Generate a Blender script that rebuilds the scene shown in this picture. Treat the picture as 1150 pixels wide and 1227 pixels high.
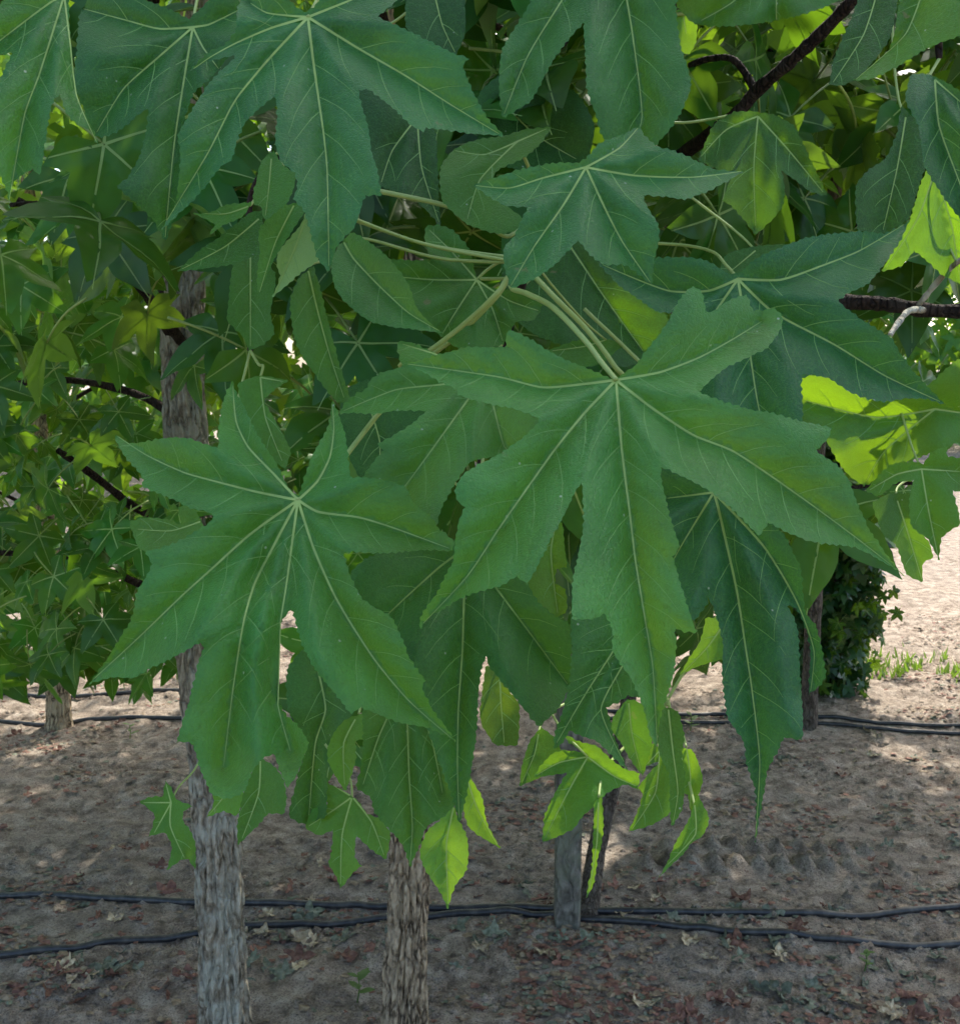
import bpy, math, random
import numpy as np
from mathutils import Vector, Matrix, noise
from mathutils.geometry import delaunay_2d_cdt

random.seed(11)
rng = np.random.default_rng(11)
R = math.radians
for o in list(bpy.data.objects):
    bpy.data.objects.remove(o, do_unlink=True)
scene = bpy.context.scene
col = scene.collection

# ------------------------------------------------------------------ camera
FPX, CX, CY = 1250.0, 575.0, 613.5          # focal length and centre in photograph pixels (1150 x 1227)
PITCH, CAMH = R(8.3), 1.5
cam_d = bpy.data.cameras.new('camera')
cam = bpy.data.objects.new('camera', cam_d)
col.objects.link(cam)
cam.location = (0, 0, CAMH)
cam.rotation_euler = (R(90) - PITCH, 0, 0)
cam_d.sensor_fit = 'HORIZONTAL'
cam_d.sensor_width = 36.0
cam_d.lens = 36.0 * FPX / 1150.0
cam_d.clip_start = 0.02
cam_d.clip_end = 500
cam_d.dof.use_dof = True
cam_d.dof.focus_distance = 0.47
cam_d.dof.aperture_fstop = 80.0
scene.camera = cam

# ------------------------------------------------------------------ sky, sun, exposure
SUN_AZ, SUN_EL = R(28), R(52)                # azimuth measured from +Y (view direction) towards +X
SUN = Vector((math.sin(SUN_AZ) * math.cos(SUN_EL), math.cos(SUN_AZ) * math.cos(SUN_EL), math.sin(SUN_EL)))
world = bpy.data.worlds.new('World')
scene.world = world
world.use_nodes = True
wn = world.node_tree
wn.nodes.clear()
wo = wn.nodes.new('ShaderNodeOutputWorld')
wb = wn.nodes.new('ShaderNodeBackground')
ws = wn.nodes.new('ShaderNodeTexSky')
ws.sky_type = 'NISHITA'
ws.sun_disc = False
ws.sun_elevation = SUN_EL
ws.sun_rotation = SUN_AZ
ws.air_density = 0.8
ws.dust_density = 3.0
ws.ozone_density = 1.0
wb.inputs['Strength'].default_value = 0.15
wn.links.new(ws.outputs[0], wb.inputs['Color'])
wn.links.new(wb.outputs[0], wo.inputs['Surface'])
sd = bpy.data.lights.new('sun', 'SUN')
sd.energy = 2.0
sd.angle = R(0.53)
sd.color = (1.0, 0.95, 0.86)
so = bpy.data.objects.new('sun', sd)
col.objects.link(so)
so.location = SUN * 20
so.rotation_euler = SUN.to_track_quat('Z', 'Y').to_euler()
vs = scene.view_settings
vs.view_transform = 'Standard'
vs.look = 'None'
vs.gamma = 1.0
vs.use_curve_mapping = False
vs.exposure = 2.05

# ------------------------------------------------------------------ helpers
_f = Vector((0, math.cos(PITCH), -math.sin(PITCH)))
_u = Vector((0, math.sin(PITCH), math.cos(PITCH)))
_r = Vector((1, 0, 0))
CAM = Vector((0, 0, CAMH))


def at(px, py, d):
    """the point in the place that stands d metres in front of the lens in this direction"""
    return CAM + _f * d + _r * ((px - CX) / FPX * d) - _u * ((py - CY) / FPX * d)


def at_np(px, py, d):
    px, py, d = np.asarray(px, float), np.asarray(py, float), np.asarray(d, float)
    a = ((px - CX) / FPX * d)[:, None]
    b = (-(py - CY) / FPX * d)[:, None]
    return np.array(CAM)[None] + d[:, None] * np.array(_f)[None] + a * np.array(_r)[None] + b * np.array(_u)[None]


def at_y(px, py, y):
    """the point in this direction that lies y metres down the aisle"""
    k = (py - CY) / FPX
    return at(px, py, y / (math.cos(PITCH) - math.sin(PITCH) * k))


def on_ground(px, py, z=0.0):
    v = _f + _r * ((px - CX) / FPX) - _u * ((py - CY) / FPX)
    t = (z - CAMH) / v.z
    return CAM + v * t


def project(p):
    q = p - CAM
    d = q.dot(_f)
    return CX + q.dot(_r) / d * FPX, CY - q.dot(_u) / d * FPX, d


def mesh_obj(name, verts, faces, mat=None, parent=None, smooth=True, mats=None, mat_idx=None):
    me = bpy.data.meshes.new(name)
    me.from_pydata([tuple(v) for v in verts], [], [tuple(f) for f in faces])
    if smooth:
        me.polygons.foreach_set('use_smooth', [True] * len(me.polygons))
    for m in (mats or ([mat] if mat else [])):
        me.materials.append(m)
    if mat_idx is not None:
        me.polygons.foreach_set('material_index', mat_idx)
    me.update()
    o = bpy.data.objects.new(name, me)
    col.objects.link(o)
    if parent is not None:
        link_parent(o, parent)
    return o


def link_parent(o, parent):
    o.parent = parent
    o.matrix_parent_inverse = PINV[parent.name] if parent.name in PINV else Matrix()


PINV = {}


def empty(name, loc):
    e = bpy.data.objects.new(name, None)
    e.location = loc
    e.empty_display_size = 0.1
    col.objects.link(e)
    PINV[e.name] = Matrix.Translation(Vector(loc)).inverted()
    return e


def tag(o, label, cat, group=None):
    o['label'] = label
    o['category'] = cat
    if group:
        o['group'] = group
    return o


def tube_geo(pts, radii, n=8, cap=True):
    """verts, faces of a round tube through pts"""
    pts = [Vector(p) for p in pts]
    V, Fc = [], []
    up = None
    for i, p in enumerate(pts):
        a = pts[max(i - 1, 0)]
        b = pts[min(i + 1, len(pts) - 1)]
        t = (b - a)
        t = t.normalized() if t.length > 1e-9 else Vector((0, 0, 1))
        if up is None:
            up = t.orthogonal().normalized()
        up = (up - t * up.dot(t))
        up = up.normalized() if up.length > 1e-6 else t.orthogonal().normalized()
        w = t.cross(up)
        for k in range(n):
            ang = 2 * math.pi * k / n
            V.append(p + (up * math.cos(ang) + w * math.sin(ang)) * radii[i])
    for i in range(len(pts) - 1):
        for k in range(n):
            k2 = (k + 1) % n
            Fc.append((i * n + k, i * n + k2, (i + 1) * n + k2, (i + 1) * n + k))
    if cap:
        Fc.append(tuple(range(n))[::-1])
        Fc.append(tuple((len(pts) - 1) * n + k for k in range(n)))
    return V, Fc


def spline(pts, per=8, tension=0.5):
    """Catmull-Rom through 3-D points"""
    pts = [Vector(p) for p in pts]
    out = []
    for i in range(len(pts) - 1):
        p0, p1, p2, p3 = pts[max(i - 1, 0)], pts[i], pts[i + 1], pts[min(i + 2, len(pts) - 1)]
        for j in range(per):
            t = j / per
            m1 = (p2 - p0) * tension
            m2 = (p3 - p1) * tension
            out.append(p1 * (2 * t**3 - 3 * t**2 + 1) + m1 * (t**3 - 2 * t**2 + t) + p2 * (-2 * t**3 + 3 * t**2) + m2 * (t**3 - t**2))
    out.append(pts[-1])
    return out


def lerp_list(a, b, n):
    return [a + (b - a) * i / max(n - 1, 1) for i in range(n)]


# ------------------------------------------------------------------ materials
def new_mat(name):
    m = bpy.data.materials.new(name)
    m.use_nodes = True
    nt = m.node_tree
    nt.nodes.clear()
    out = nt.nodes.new('ShaderNodeOutputMaterial')
    return m, nt, out


class NT:
    def __init__(s, nt):
        s.nt = nt

    def n(s, typ, **kw):
        nd = s.nt.nodes.new(typ)
        for k, v in kw.items():
            if k.startswith('i_'):
                nd.inputs[k[2:].replace('_', ' ')].default_value = v
            else:
                setattr(nd, k, v)
        return nd

    def l(s, a, b):
        s.nt.links.new(a, b)

    def ramp(s, fac, stops):
        r = s.nt.nodes.new('ShaderNodeValToRGB')
        while len(r.color_ramp.elements) < len(stops):
            r.color_ramp.elements.new(0.5)
        for e, (p, c) in zip(r.color_ramp.elements, stops):
            e.position = p
            e.color = (*c, 1) if len(c) == 3 else c
        s.l(fac, r.inputs[0])
        return r.outputs[0]

    def mix(s, fac, a, b, blend='MIX'):
        m = s.nt.nodes.new('ShaderNodeMix')
        m.data_type = 'RGBA'
        m.blend_type = blend
        for sock, v in ((m.inputs[0], fac), (m.inputs[6], a), (m.inputs[7], b)):
            if hasattr(v, 'links'):
                s.l(v, sock)
            elif isinstance(v, (tuple, list)):
                sock.default_value = (*v, 1) if len(v) == 3 else v
            else:
                sock.default_value = v
        return m.outputs[2]

    def noise(s, vec, scale, detail=3, rough=0.55):
        t = s.nt.nodes.new('ShaderNodeTexNoise')
        t.inputs['Scale'].default_value = scale
        t.inputs['Detail'].default_value = detail
        t.inputs['Roughness'].default_value = rough
        s.l(vec, t.inputs['Vector'])
        return t.outputs['Fac']


def leaf_material(name, dark, light, under, trans, tmix=0.30, rough=0.36, island=False, bump=True, spec=0.30):
    m, nt, out = new_mat(name)
    g = NT(nt)
    geo = g.n('ShaderNodeNewGeometry')
    pos = geo.outputs['Position']
    oi = g.n('ShaderNodeObjectInfo')
    n1 = g.noise(pos, 26, 4, 0.6)
    c = g.mix(g.ramp(n1, [(0.33, (0, 0, 0)), (0.7, (1, 1, 1))]), dark, light)
    if island:
        rnd = g.ramp(geo.outputs['Random Per Island'], [(0, (0.75, 0.8, 0.85)), (0.5, (1, 1, 1)), (1, (1.35, 1.2, 0.9))])
        tint = rnd
    else:
        tint = oi.outputs['Color']
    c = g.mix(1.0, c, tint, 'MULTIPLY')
    if bump:
        # fine pale speckle of the leaf surface
        sp = g.noise(pos, 800, 3, 0.75)
        c = g.mix(g.ramp(sp, [(0.48, (0, 0, 0)), (0.72, (0.5, 0.5, 0.5))]), c, (0.06, 0.24, 0.04))
        sq = g.noise(pos, 520, 3, 0.75)
        c = g.mix(g.ramp(sq, [(0.28, (0.6, 0.6, 0.6)), (0.46, (0, 0, 0))]), c, (0.006, 0.045, 0.006))
        # net of small veins, and a few pale specks
        for sc, wd, am in ((170, .045, .34), (430, .06, .20)):
            v2 = g.n('ShaderNodeTexVoronoi')
            v2.feature = 'DISTANCE_TO_EDGE'
            v2.inputs['Scale'].default_value = sc
            g.l(pos, v2.inputs['Vector'])
            c = g.mix(g.ramp(v2.outputs['Distance'], [(0, (am, am, am)), (wd, (0, 0, 0))]), c, (0.075, 0.23, 0.035))
        v3 = g.n('ShaderNodeTexVoronoi')
        v3.inputs['Scale'].default_value = 75
        g.l(pos, v3.inputs['Vector'])
        c = g.mix(g.ramp(v3.outputs['Distance'], [(.035, (.8, .8, .8)), (.055, (0, 0, 0))]), c, (0.34, 0.40, 0.28))
        br = g.noise(pos, 38, 4, 0.55)
        c = g.mix(g.ramp(br, [(.715, (0, 0, 0)), (.735, (.7, .7, .7))]), c, (0.16, 0.13, 0.06))
    back = geo.outputs['Backfacing']
    c = g.mix(back, c, g.mix(1.0, under, tint, 'MULTIPLY'))
    p = g.n('ShaderNodeBsdfPrincipled')
    g.l(c, p.inputs['Base Color'])
    p.inputs['Roughness'].default_value = rough
    p.inputs['Specular IOR Level'].default_value = spec
    if bump:
        vo = g.n('ShaderNodeTexVoronoi')
        vo.feature = 'DISTANCE_TO_EDGE'
        vo.inputs['Scale'].default_value = 420
        g.l(pos, vo.inputs['Vector'])
        bn = g.noise(pos, 700, 3, 0.7)
        ad = g.n('ShaderNodeMath', operation='ADD')
        sm = g.n('ShaderNodeMath', operation='MINIMUM')
        g.l(vo.outputs['Distance'], sm.inputs[0])
        sm.inputs[1].default_value = 0.12
        mu = g.n('ShaderNodeMath', operation='MULTIPLY')
        g.l(bn, mu.inputs[0])
        mu.inputs[1].default_value = 0.55
        g.l(sm.outputs[0], ad.inputs[0])
        g.l(mu.outputs[0], ad.inputs[1])
        bp = g.n('ShaderNodeBump')
        bp.inputs['Strength'].default_value = 0.85
        bp.inputs['Distance'].default_value = 0.0012
        g.l(ad.outputs[0], bp.inputs['Height'])
        g.l(bp.outputs[0], p.inputs['Normal'])
    t = g.n('ShaderNodeBsdfTranslucent')
    g.l(g.mix(1.0, trans, tint, 'MULTIPLY'), t.inputs['Color'])
    mx = g.n('ShaderNodeMixShader')
    mx.inputs[0].default_value = tmix
    g.l(p.outputs[0], mx.inputs[1])
    g.l(t.outputs[0], mx.inputs[2])
    g.l(mx.outputs[0], out.inputs['Surface'])
    return m


GREEN_D, GREEN_L = (0.016, 0.096, 0.012), (0.036, 0.165, 0.020)
UNDER = (0.09, 0.19, 0.06)
M = {}
M['leaf'] = leaf_material('leaf_green', GREEN_D, GREEN_L, UNDER, (0.30, 0.52, 0.02))
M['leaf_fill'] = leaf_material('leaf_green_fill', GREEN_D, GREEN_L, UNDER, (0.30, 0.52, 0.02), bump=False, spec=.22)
M['leaf_far'] = leaf_material('leaf_far', GREEN_D, GREEN_L, UNDER, (0.30, 0.52, 0.02), island=True, bump=False, spec=.22)


M['leaf_bush'] = leaf_material('leaf_bush', (0.010, 0.045, 0.012), (0.022, 0.085, 0.018), (.05, .10, .03), (0.10, 0.2, 0.01), tmix=.2, island=True, bump=False, spec=.4)


def simple_mat(name, colr, rough=0.6, trans=None, spec=0.4):
    m, nt, out = new_mat(name)
    g = NT(nt)
    geo = g.n('ShaderNodeNewGeometry')
    n1 = g.noise(geo.outputs['Position'], 120, 3)
    c = g.mix(n1, tuple(v * 0.8 for v in colr), tuple(v * 1.2 for v in colr))
    oi = g.n('ShaderNodeObjectInfo')
    c = g.mix(1.0, c, oi.outputs['Color'], 'MULTIPLY')
    p = g.n('ShaderNodeBsdfPrincipled')
    g.l(c, p.inputs['Base Color'])
    p.inputs['Roughness'].default_value = rough
    p.inputs['Specular IOR Level'].default_value = spec
    if trans:
        t = g.n('ShaderNodeBsdfTranslucent')
        t.inputs['Color'].default_value = (*trans, 1)
        mx = g.n('ShaderNodeMixShader')
        mx.inputs[0].default_value = 0.3
        g.l(p.outputs[0], mx.inputs[1])
        g.l(t.outputs[0], mx.inputs[2])
        g.l(mx.outputs[0], out.inputs['Surface'])
    else:
        g.l(p.outputs[0], out.inputs['Surface'])
    return m


M['vein'] = simple_mat('leaf_vein', (0.32, 0.46, 0.12), 0.5, (0.3, 0.5, 0.05))
M['vein_fine'] = simple_mat('leaf_vein_fine', (0.17, 0.34, 0.09), 0.5, (0.3, 0.5, 0.05))
M['petiole'] = simple_mat('leaf_petiole', (0.33, 0.43, 0.13), 0.45, (0.3, 0.4, 0.05))


def bark_material(name, c1, c2, c3, scale=1.0, patch=(0.27, 0.275, 0.235), crack=.9):
    m, nt, out = new_mat(name)
    g = NT(nt)
    geo = g.n('ShaderNodeNewGeometry')
    mp = g.n('ShaderNodeMapping')
    mp.inputs['Scale'].default_value = (1, 1, 0.4)
    g.l(geo.outputs['Position'], mp.inputs['Vector'])
    a = g.noise(mp.outputs[0], 95 * scale, 6, 0.65)
    b = g.noise(geo.outputs['Position'], 16 * scale, 4, 0.6)
    c = g.ramp(a, [(0.36, c1), (0.52, c2), (0.68, c3)])
    # long plates parted by dark cracks
    wob = g.n('ShaderNodeTexNoise')
    wob.inputs['Scale'].default_value = 14 * scale
    g.l(geo.outputs['Position'], wob.inputs['Vector'])
    wm = g.n('ShaderNodeVectorMath', operation='SCALE')
    wm.inputs['Scale'].default_value = 0.045 / scale
    g.l(wob.outputs['Color'], wm.inputs[0])
    wa = g.n('ShaderNodeVectorMath', operation='ADD')
    g.l(geo.outputs['Position'], wa.inputs[0])
    g.l(wm.outputs[0], wa.inputs[1])
    mp2 = g.n('ShaderNodeMapping')
    mp2.inputs['Scale'].default_value = (1, 1, 0.2)
    g.l(wa.outputs[0], mp2.inputs['Vector'])
    vp = g.n('ShaderNodeTexVoronoi')
    vp.feature = 'DISTANCE_TO_EDGE'
    vp.inputs['Scale'].default_value = 48 * scale
    g.l(mp2.outputs[0], vp.inputs['Vector'])
    crk = g.ramp(vp.outputs['Distance'], [(0.02, (crack, crack, crack)), (0.14, (0, 0, 0))])
    c = g.mix(crk, c, tuple(v * .45 for v in c1))
    c = g.mix(g.ramp(b, [(0.46, (0, 0, 0)), (0.60, (0.8, 0.8, 0.8))]), c, patch)
    p = g.n('ShaderNodeBsdfPrincipled')
    g.l(c, p.inputs['Base Color'])
    p.inputs['Roughness'].default_value = 0.9
    p.inputs['Specular IOR Level'].default_value = 0.2
    bp = g.n('ShaderNodeBump')
    bp.inputs['Strength'].default_value = 0.9
    bp.inputs['Distance'].default_value = 0.010
    hs = g.n('ShaderNodeMath', operation='MINIMUM')
    g.l(vp.outputs['Distance'], hs.inputs[0])
    hs.inputs[1].default_value = .2
    hm = g.n('ShaderNodeMath', operation='MULTIPLY')
    g.l(hs.outputs[0], hm.inputs[0])
    hm.inputs[1].default_value = 4.5
    ha = g.n('ShaderNodeMath', operation='ADD')
    g.l(hm.outputs[0], ha.inputs[0])
    g.l(a, ha.inputs[1])
    g.l(ha.outputs[0], bp.inputs['Height'])
    g.l(bp.outputs[0], p.inputs['Normal'])
    g.l(p.outputs[0], out.inputs['Surface'])
    return m


M['bark'] = bark_material('bark_furrowed', (0.11, 0.078, 0.05), (0.46, 0.35, 0.225), (0.62, 0.50, 0.35), patch=(0.48, 0.38, 0.25), crack=.85)
M['bark_grey'] = bark_material('bark_grey', (0.15, 0.118, 0.08), (0.35, 0.30, 0.215), (0.50, 0.46, 0.37), patch=(0.43, 0.42, 0.335), crack=.55)
M['twig'] = bark_material('twig_bark', (0.02, 0.012, 0.009), (0.045, 0.028, 0.02), (0.09, 0.065, 0.05), 3, (0.06, 0.045, 0.035))
M['stake'] = bark_material('stake_wood', (0.10, 0.09, 0.072), (0.19, 0.175, 0.145), (0.29, 0.27, 0.225), 0.7, (0.17, 0.18, 0.125), .4)
M['bark_slim'] = bark_material('bark_slim', (0.07, 0.052, 0.04), (0.14, 0.11, 0.085), (0.22, 0.18, 0.145), 1.6, (0.15, 0.125, 0.10), .6)
# ------------------------------------------------------------------ shapes of the near leaves
# name: (distance of the hub, forward lean in degrees, sideways lean, hub, outline, veins, options)
LEAVES = {}


def LF(name, d, lean, side, hub, outline, veins, **kw):
    LEAVES[name] = (d, lean, side, hub, outline, veins, kw)


LF('L1', .45, 32, 4, '738,455', '''741,451 763,436 776,417 789,402 802,382 809,368 818,354 830,343 841,351 846,374 856,372 865,364 885,355 894,353
903,372 919,371 928,369 937,379 936,393 919,416 900,426 878,436 865,444 852,455 837,469 861,479 896,490 922,494 950,502 980,509 996,513 992,525 977,540
986,546 1002,556 1017,576 1028,606 1043,637 1077,684 1050,669 1024,656 1002,653 976,650 961,645 943,638 920,626 915,635 909,642 896,628 878,611 863,598
850,588 824,574 802,563 792,560 792,576 798,600 804,626 814,655 806,667 811,685 822,722 835,758 820,757 808,752 810,776 808,800 802,826 795,848 789,872
787,896 780,885 774,861 765,833 754,810 743,796 734,779 734,763 730,746 724,735 709,742 693,742 685,742 686,700 691,672 698,637 699,611 697,578 693,582 686,596
674,620 660,646 652,662 641,683 632,700 619,691 602,701 584,706 558,714 532,729 513,740 503,754 503,744 510,729 525,709 533,690 542,675 545,649 549,627
557,608 550,602 545,588 552,572 569,559 589,549 604,540 628,523 641,510 647,502 633,495 609,488 587,484 561,477 549,473 548,467 530,459 509,447 496,440
484,436 502,432 522,426 539,421 561,416 580,416 606,416 606,404 610,395 620,399 635,406 656,420 685,434 708,443 731,453''',
   '738,455 790,446 838,428 880,405 912,385|738,455 780,488 830,521 879,541 960,596 1020,640 1070,679|738,455 745,540 755,620 761,670 773,744 782,800 787,890|738,455 700,495 665,538 640,573 600,630 560,690 507,747|738,455 700,460 650,464 600,452 540,443 488,436',
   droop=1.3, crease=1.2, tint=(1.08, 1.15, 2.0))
LF('L2', .47, 30, -3, '357,599', '''350,590 337,568 329,551 316,533 305,514 294,490 283,470 279,456 272,468 265,488 262,512 262,537 248,533 229,526 207,524 190,526
174,529 159,531 146,527 137,518 141,533 153,551 165,564 172,575 170,582 185,589 200,595 215,602 233,610 248,613 256,619 250,627 229,640 207,652 192,657 174,661
182,676 175,692 164,709 161,731 154,748 139,772 125,795 106,820 133,812 161,812 180,801 200,792 220,781 240,770 244,777 239,790 230,827 224,849 212,889 230,891
237,912 246,936 253,951 272,957 294,947 301,927 314,909 329,903 333,918 340,935 344,945 355,929 364,907 370,890 355,868 344,858 335,844 329,840 321,820
320,796 326,768 339,742 348,731 351,734 358,760 365,780 378,802 391,819 402,832 415,849 421,855 433,848 452,856 482,867 515,873 547,889 534,871 519,852 508,830
506,822 510,816 497,799 489,786 482,767 473,747 465,736 447,727 432,715 421,694 414,671 411,664 423,661 456,663 482,661 512,659 542,660 544,648 525,633 515,617
504,610 493,599 487,586 469,576 452,574 434,572 420,572 418,555 416,540 414,523 406,497 397,478 396,495 391,516 377,540 369,558 362,582 358,593''',
   '357,599 330,570 297,535 283,505 279,462|357,599 310,590 255,576 220,566 175,545 140,522|357,599 300,640 250,685 220,712 165,765 112,814|357,599 350,650 344,695 336,745 328,800 334,850 348,900|357,599 330,650 305,700 292,745 279,827 268,918|357,599 375,655 400,712 422,750 452,795 490,840 540,884|357,599 380,613 430,620 470,632 538,657|357,599 380,577 395,548 400,515 398,484',
   droop=1.5, crease=1.15, bumps='300,770,60,-0.008 306,690,24,0.005', tint=(1.08, 1.15, 1.9))
LF('L3', .53, 34, -8, '583,448', '''406,495 413,484 428,471 438,467 443,456 456,447 482,439 478,425 476,417 478,408 498,412 515,420 540,432 560,436 590,438 615,440
640,455 652,480 655,505 645,530 610,545 575,550 563,554 552,569 541,586 530,606 520,640 500,628 470,600 434,572 445,556 460,540 452,532 472,521 496,506 512,491 496,492 472,492 452,496 428,495''',
   '583,448 561,478 525,528 487,580 470,598|583,448 533,460 474,467 412,492|583,448 591,486 604,535 612,543|583,448 540,430 482,412', tint=(1.2, 1.2, 1.9))
LF('L4', .52, 24, 0, '369,20', '''364,13 351,4 330,-15 300,-12 285,8 283,35 268,54 250,62 228,84 252,72 281,66 281,70 266,83 251,98 233,126 218,152 213,162 216,185 214,217 209,250
193,275 222,249 242,228 259,207 268,196 273,195 279,187 285,165 294,146 312,128 330,115 332,135 331,152 330,172 338,195 353,207 356,222 352,238 364,252 372,278 381,310 394,325
405,293 424,273 431,254 438,234 457,234 452,203 445,180 441,152 432,122 430,107 443,108 460,120 478,135 493,150 507,157 511,153 532,155 560,159 604,163 586,143 571,119 560,95
555,78 562,70 543,63 510,47 489,36 471,28 452,20 475,0 500,-34 460,-36 420,-24 390,-10 376,8''',
   '369,20 325,67 288,111 277,128 249,183 196,270|369,20 375,70 382,120 388,162 392,205 394,318|369,20 425,55 487,91 540,125 598,160|369,20 325,33 281,52 252,68 232,82|369,20 320,15 300,3|369,20 419,0 490,-30',
   tint=(0.7, 0.88, 1.9), droop=0.9, crease=0.9)
LF('L5', .50, 30, 6, '702,200', '''702,190 713,176 722,170 735,165 752,158 766,150 772,162 785,174 808,181 834,192 857,203 891,205 871,217 845,230 820,238 794,235 770,233 774,245 788,268 789,291
784,311 781,341 765,328 748,317 725,317 710,308 696,291 692,288 679,302 662,319 639,334 612,346 604,318 604,296 616,282 632,248 604,246 587,236 566,222 599,210 627,202 662,195 690,195''',
   '702,200 742,177 764,153|702,200 760,210 830,212 888,205|702,200 725,250 746,290 779,338|702,200 675,245 640,295 612,342|702,200 650,213 610,225 570,222', tint=(0.7, 0.86, 1.8), droop=1.6)
LF('L6', .63, 24, 0, '733,-95', '''735,-105 760,-110 840,-90 850,-60 822,-30 811,0 809,10 816,56 828,101 813,139 785,174 757,187 735,176 721,162 714,139 703,104 701,65 699,27 680,48 662,72
653,89 636,120 602,141 598,109 601,61 625,20 636,0 620,-40 640,-80 690,-100''', '733,-95 751,0 758,43 769,139 758,182|733,-95 673,0 632,67 604,136|733,-95 790,-90 845,-75', tint=(0.7, 0.85, 1.3))
LF('L7', .66, 10, 0, '930,-60', '''800,-20 812,8 833,28 870,31 906,28 950,20 992,6 1040,-20 1060,-60 1000,-90 930,-80 850,-70''', '930,-60 880,0 840,24|930,-60 990,-20 1040,-25|930,-60 930,25')
LF('L8', .57, 26, -6, '884,334', '''889,324 902,312 928,299 962,286 996,280 1033,277 1059,279 1074,273 1090,263 1080,286 1069,302 1053,325 1038,341 1017,350 1004,360 1017,372 1040,388 1066,404
1080,425 1093,443 1110,462 1133,485 1112,478 1093,477 1059,481 1040,478 1017,469 996,455 975,449 960,448 960,466 961,500 950,530 925,545 895,530 870,500 848,478 835,472 800,472 812,440 838,402
830,380 805,374 788,374 771,362 742,342 716,314 754,314 785,309 814,308 843,311 874,328''',
   '884,334 935,335 985,318 1030,300 1084,268|884,334 925,373 1000,413 1060,450 1126,481|884,334 895,400 909,489 925,538|884,334 850,348 800,348 722,317|884,334 866,360 838,402 806,466', tint=(0.42, 0.68, 1.9), droop=1.0)
LF('L9', .56, 30, 0, '560,655', '''575,650 600,662 620,680 632,700 645,721 665,739 682,747 685,767 684,800 680,828 668,850 645,872 619,839 602,819 586,799 583,785 577,800 573,830 572,854 570,885 564,925
556,965 550,987 543,960 525,910 508,860 497,820 492,790 470,782 440,768 428,722 418,690 440,668 500,652 545,648''',
   '560,655 556,717 554,778 549,854 548,920 550,980|560,655 594,704 641,767 680,820|560,655 526,680 465,736 442,764', tint=(0.6, 0.78, 1.4), crease=1.1)
LF('L10', .515, 28, 6, '775,715', '''770,705 740,715 712,728 684,742 685,770 684,800 680,828 672,860 665,877 664,898 672,893 683,875 694,881 715,889 733,905 752,924 744,905 735,881 730,860 726,848 740,842 752,834
765,836 790,820 800,780 790,730''', '775,715 734,781 700,834 667,890|775,715 755,780 720,850 750,918', tint=(0.66, 0.82, 1.3))
LF('L11', .61, 30, 0, '484,820', '''434,851 435,883 433,916 427,944 445,957 447,970 462,990 477,1005 488,1027 491,1040 499,1022 512,990 529,981 540,970 550,960 556,920 560,880 540,830 500,810 460,810 436,825''',
   '484,820 488,868 490,927 494,992 491,1036|484,820 515,880 530,950|484,820 455,880 435,940', tint=(0.85, 0.95, 1.2))
LF('L12', .525, 22, -8, '855,590', '''858,585 890,600 925,625 941,644 950,662 959,680 962,708 965,733 978,752 984,775 989,808 984,820 969,832 970,805 971,780 966,755 954,729 943,725 954,749 957,777 959,814 962,864 961,887
939,884 932,899 919,925 916,945 910,977 905,1010 906,964 904,945 895,919 891,890 873,862 867,832 865,803 866,788 866,770 860,746 854,727 846,715 849,721 836,738 831,745 818,715 800,655 794,600 791,562 805,562 835,575''',
   '855,590 859,603 882,705 893,775 900,821 910,912 905,1005|855,590 915,655 954,720 975,780 971,828|855,590 819,649 806,672|855,590 799,597', tint=(0.42, 0.66, 1.9), droop=.8, spec=1)
LF('L13', .50, 24, 14, '77,-6', '''61,-10 30,-12 0,4 -30,30 -45,85 0,66 15,62 4,85 -4,110 -10,150 -4,200 9,230 11,250 13,224 24,211 39,202 48,211 52,185 59,141 63,122 72,113 76,126 85,143 98,152 107,155 118,174
109,150 93,117 87,87 84,43 82,0 80,-15''', '77,-6 47,89 30,135 11,240|77,-6 61,2 22,31 -35,75|77,-6 84,50 92,115 116,170', tint=(0.85, 0.98, 1.6))
LF('L14', .63, 22, 0, '231,32', '''226,22 209,13 185,4 150,-8 110,-5 95,20 92,60 89,98 100,130 113,162 122,164 143,156 160,142 178,128 176,152 167,187 152,213 139,222 165,245 184,264 198,289 208,262 218,240 216,165 232,112 255,90 275,66
290,40 290,5 262,-12 240,10''', '231,32 191,34 152,24 100,10|231,32 191,67 148,106 116,158|231,32 220,98 209,170 202,239 198,284|231,32 243,56 262,82|231,32 250,29 285,12', tint=(0.5, 0.68, 1.0))
LF('L15', .60, 20, -25, '1120,95', '''1091,90 1110,88 1150,108 1180,130 1178,300 1150,262 1130,235 1108,200 1100,150 1085,120''', '1120,95 1125,150 1150,220 1172,290|1120,95 1160,130', tint=(0.4, 0.6, 1.5))
LF('L16', .52, 15, -10, '1110,-25', '''1021,96 1045,85 1060,70 1070,45 1078,0 1090,-30 1190,-30 1190,25 1150,42 1110,58 1070,82 1040,95''', '1110,-25 1085,40 1025,95', tint=(.95, 1, .9))
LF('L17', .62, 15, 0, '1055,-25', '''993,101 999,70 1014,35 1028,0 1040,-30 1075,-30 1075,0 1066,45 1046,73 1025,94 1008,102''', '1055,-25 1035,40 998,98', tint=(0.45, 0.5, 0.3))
LF('L18', .70, 15, 0, '1085,140', '''1080,125 1100,150 1110,195 1105,209 1096,240 1087,264 1056,279 1028,275 1025,223 1039,205 1060,190 1074,160''', '1085,140 1075,200 1058,275', tint=(0.35, 0.45, 0.4))
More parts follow.
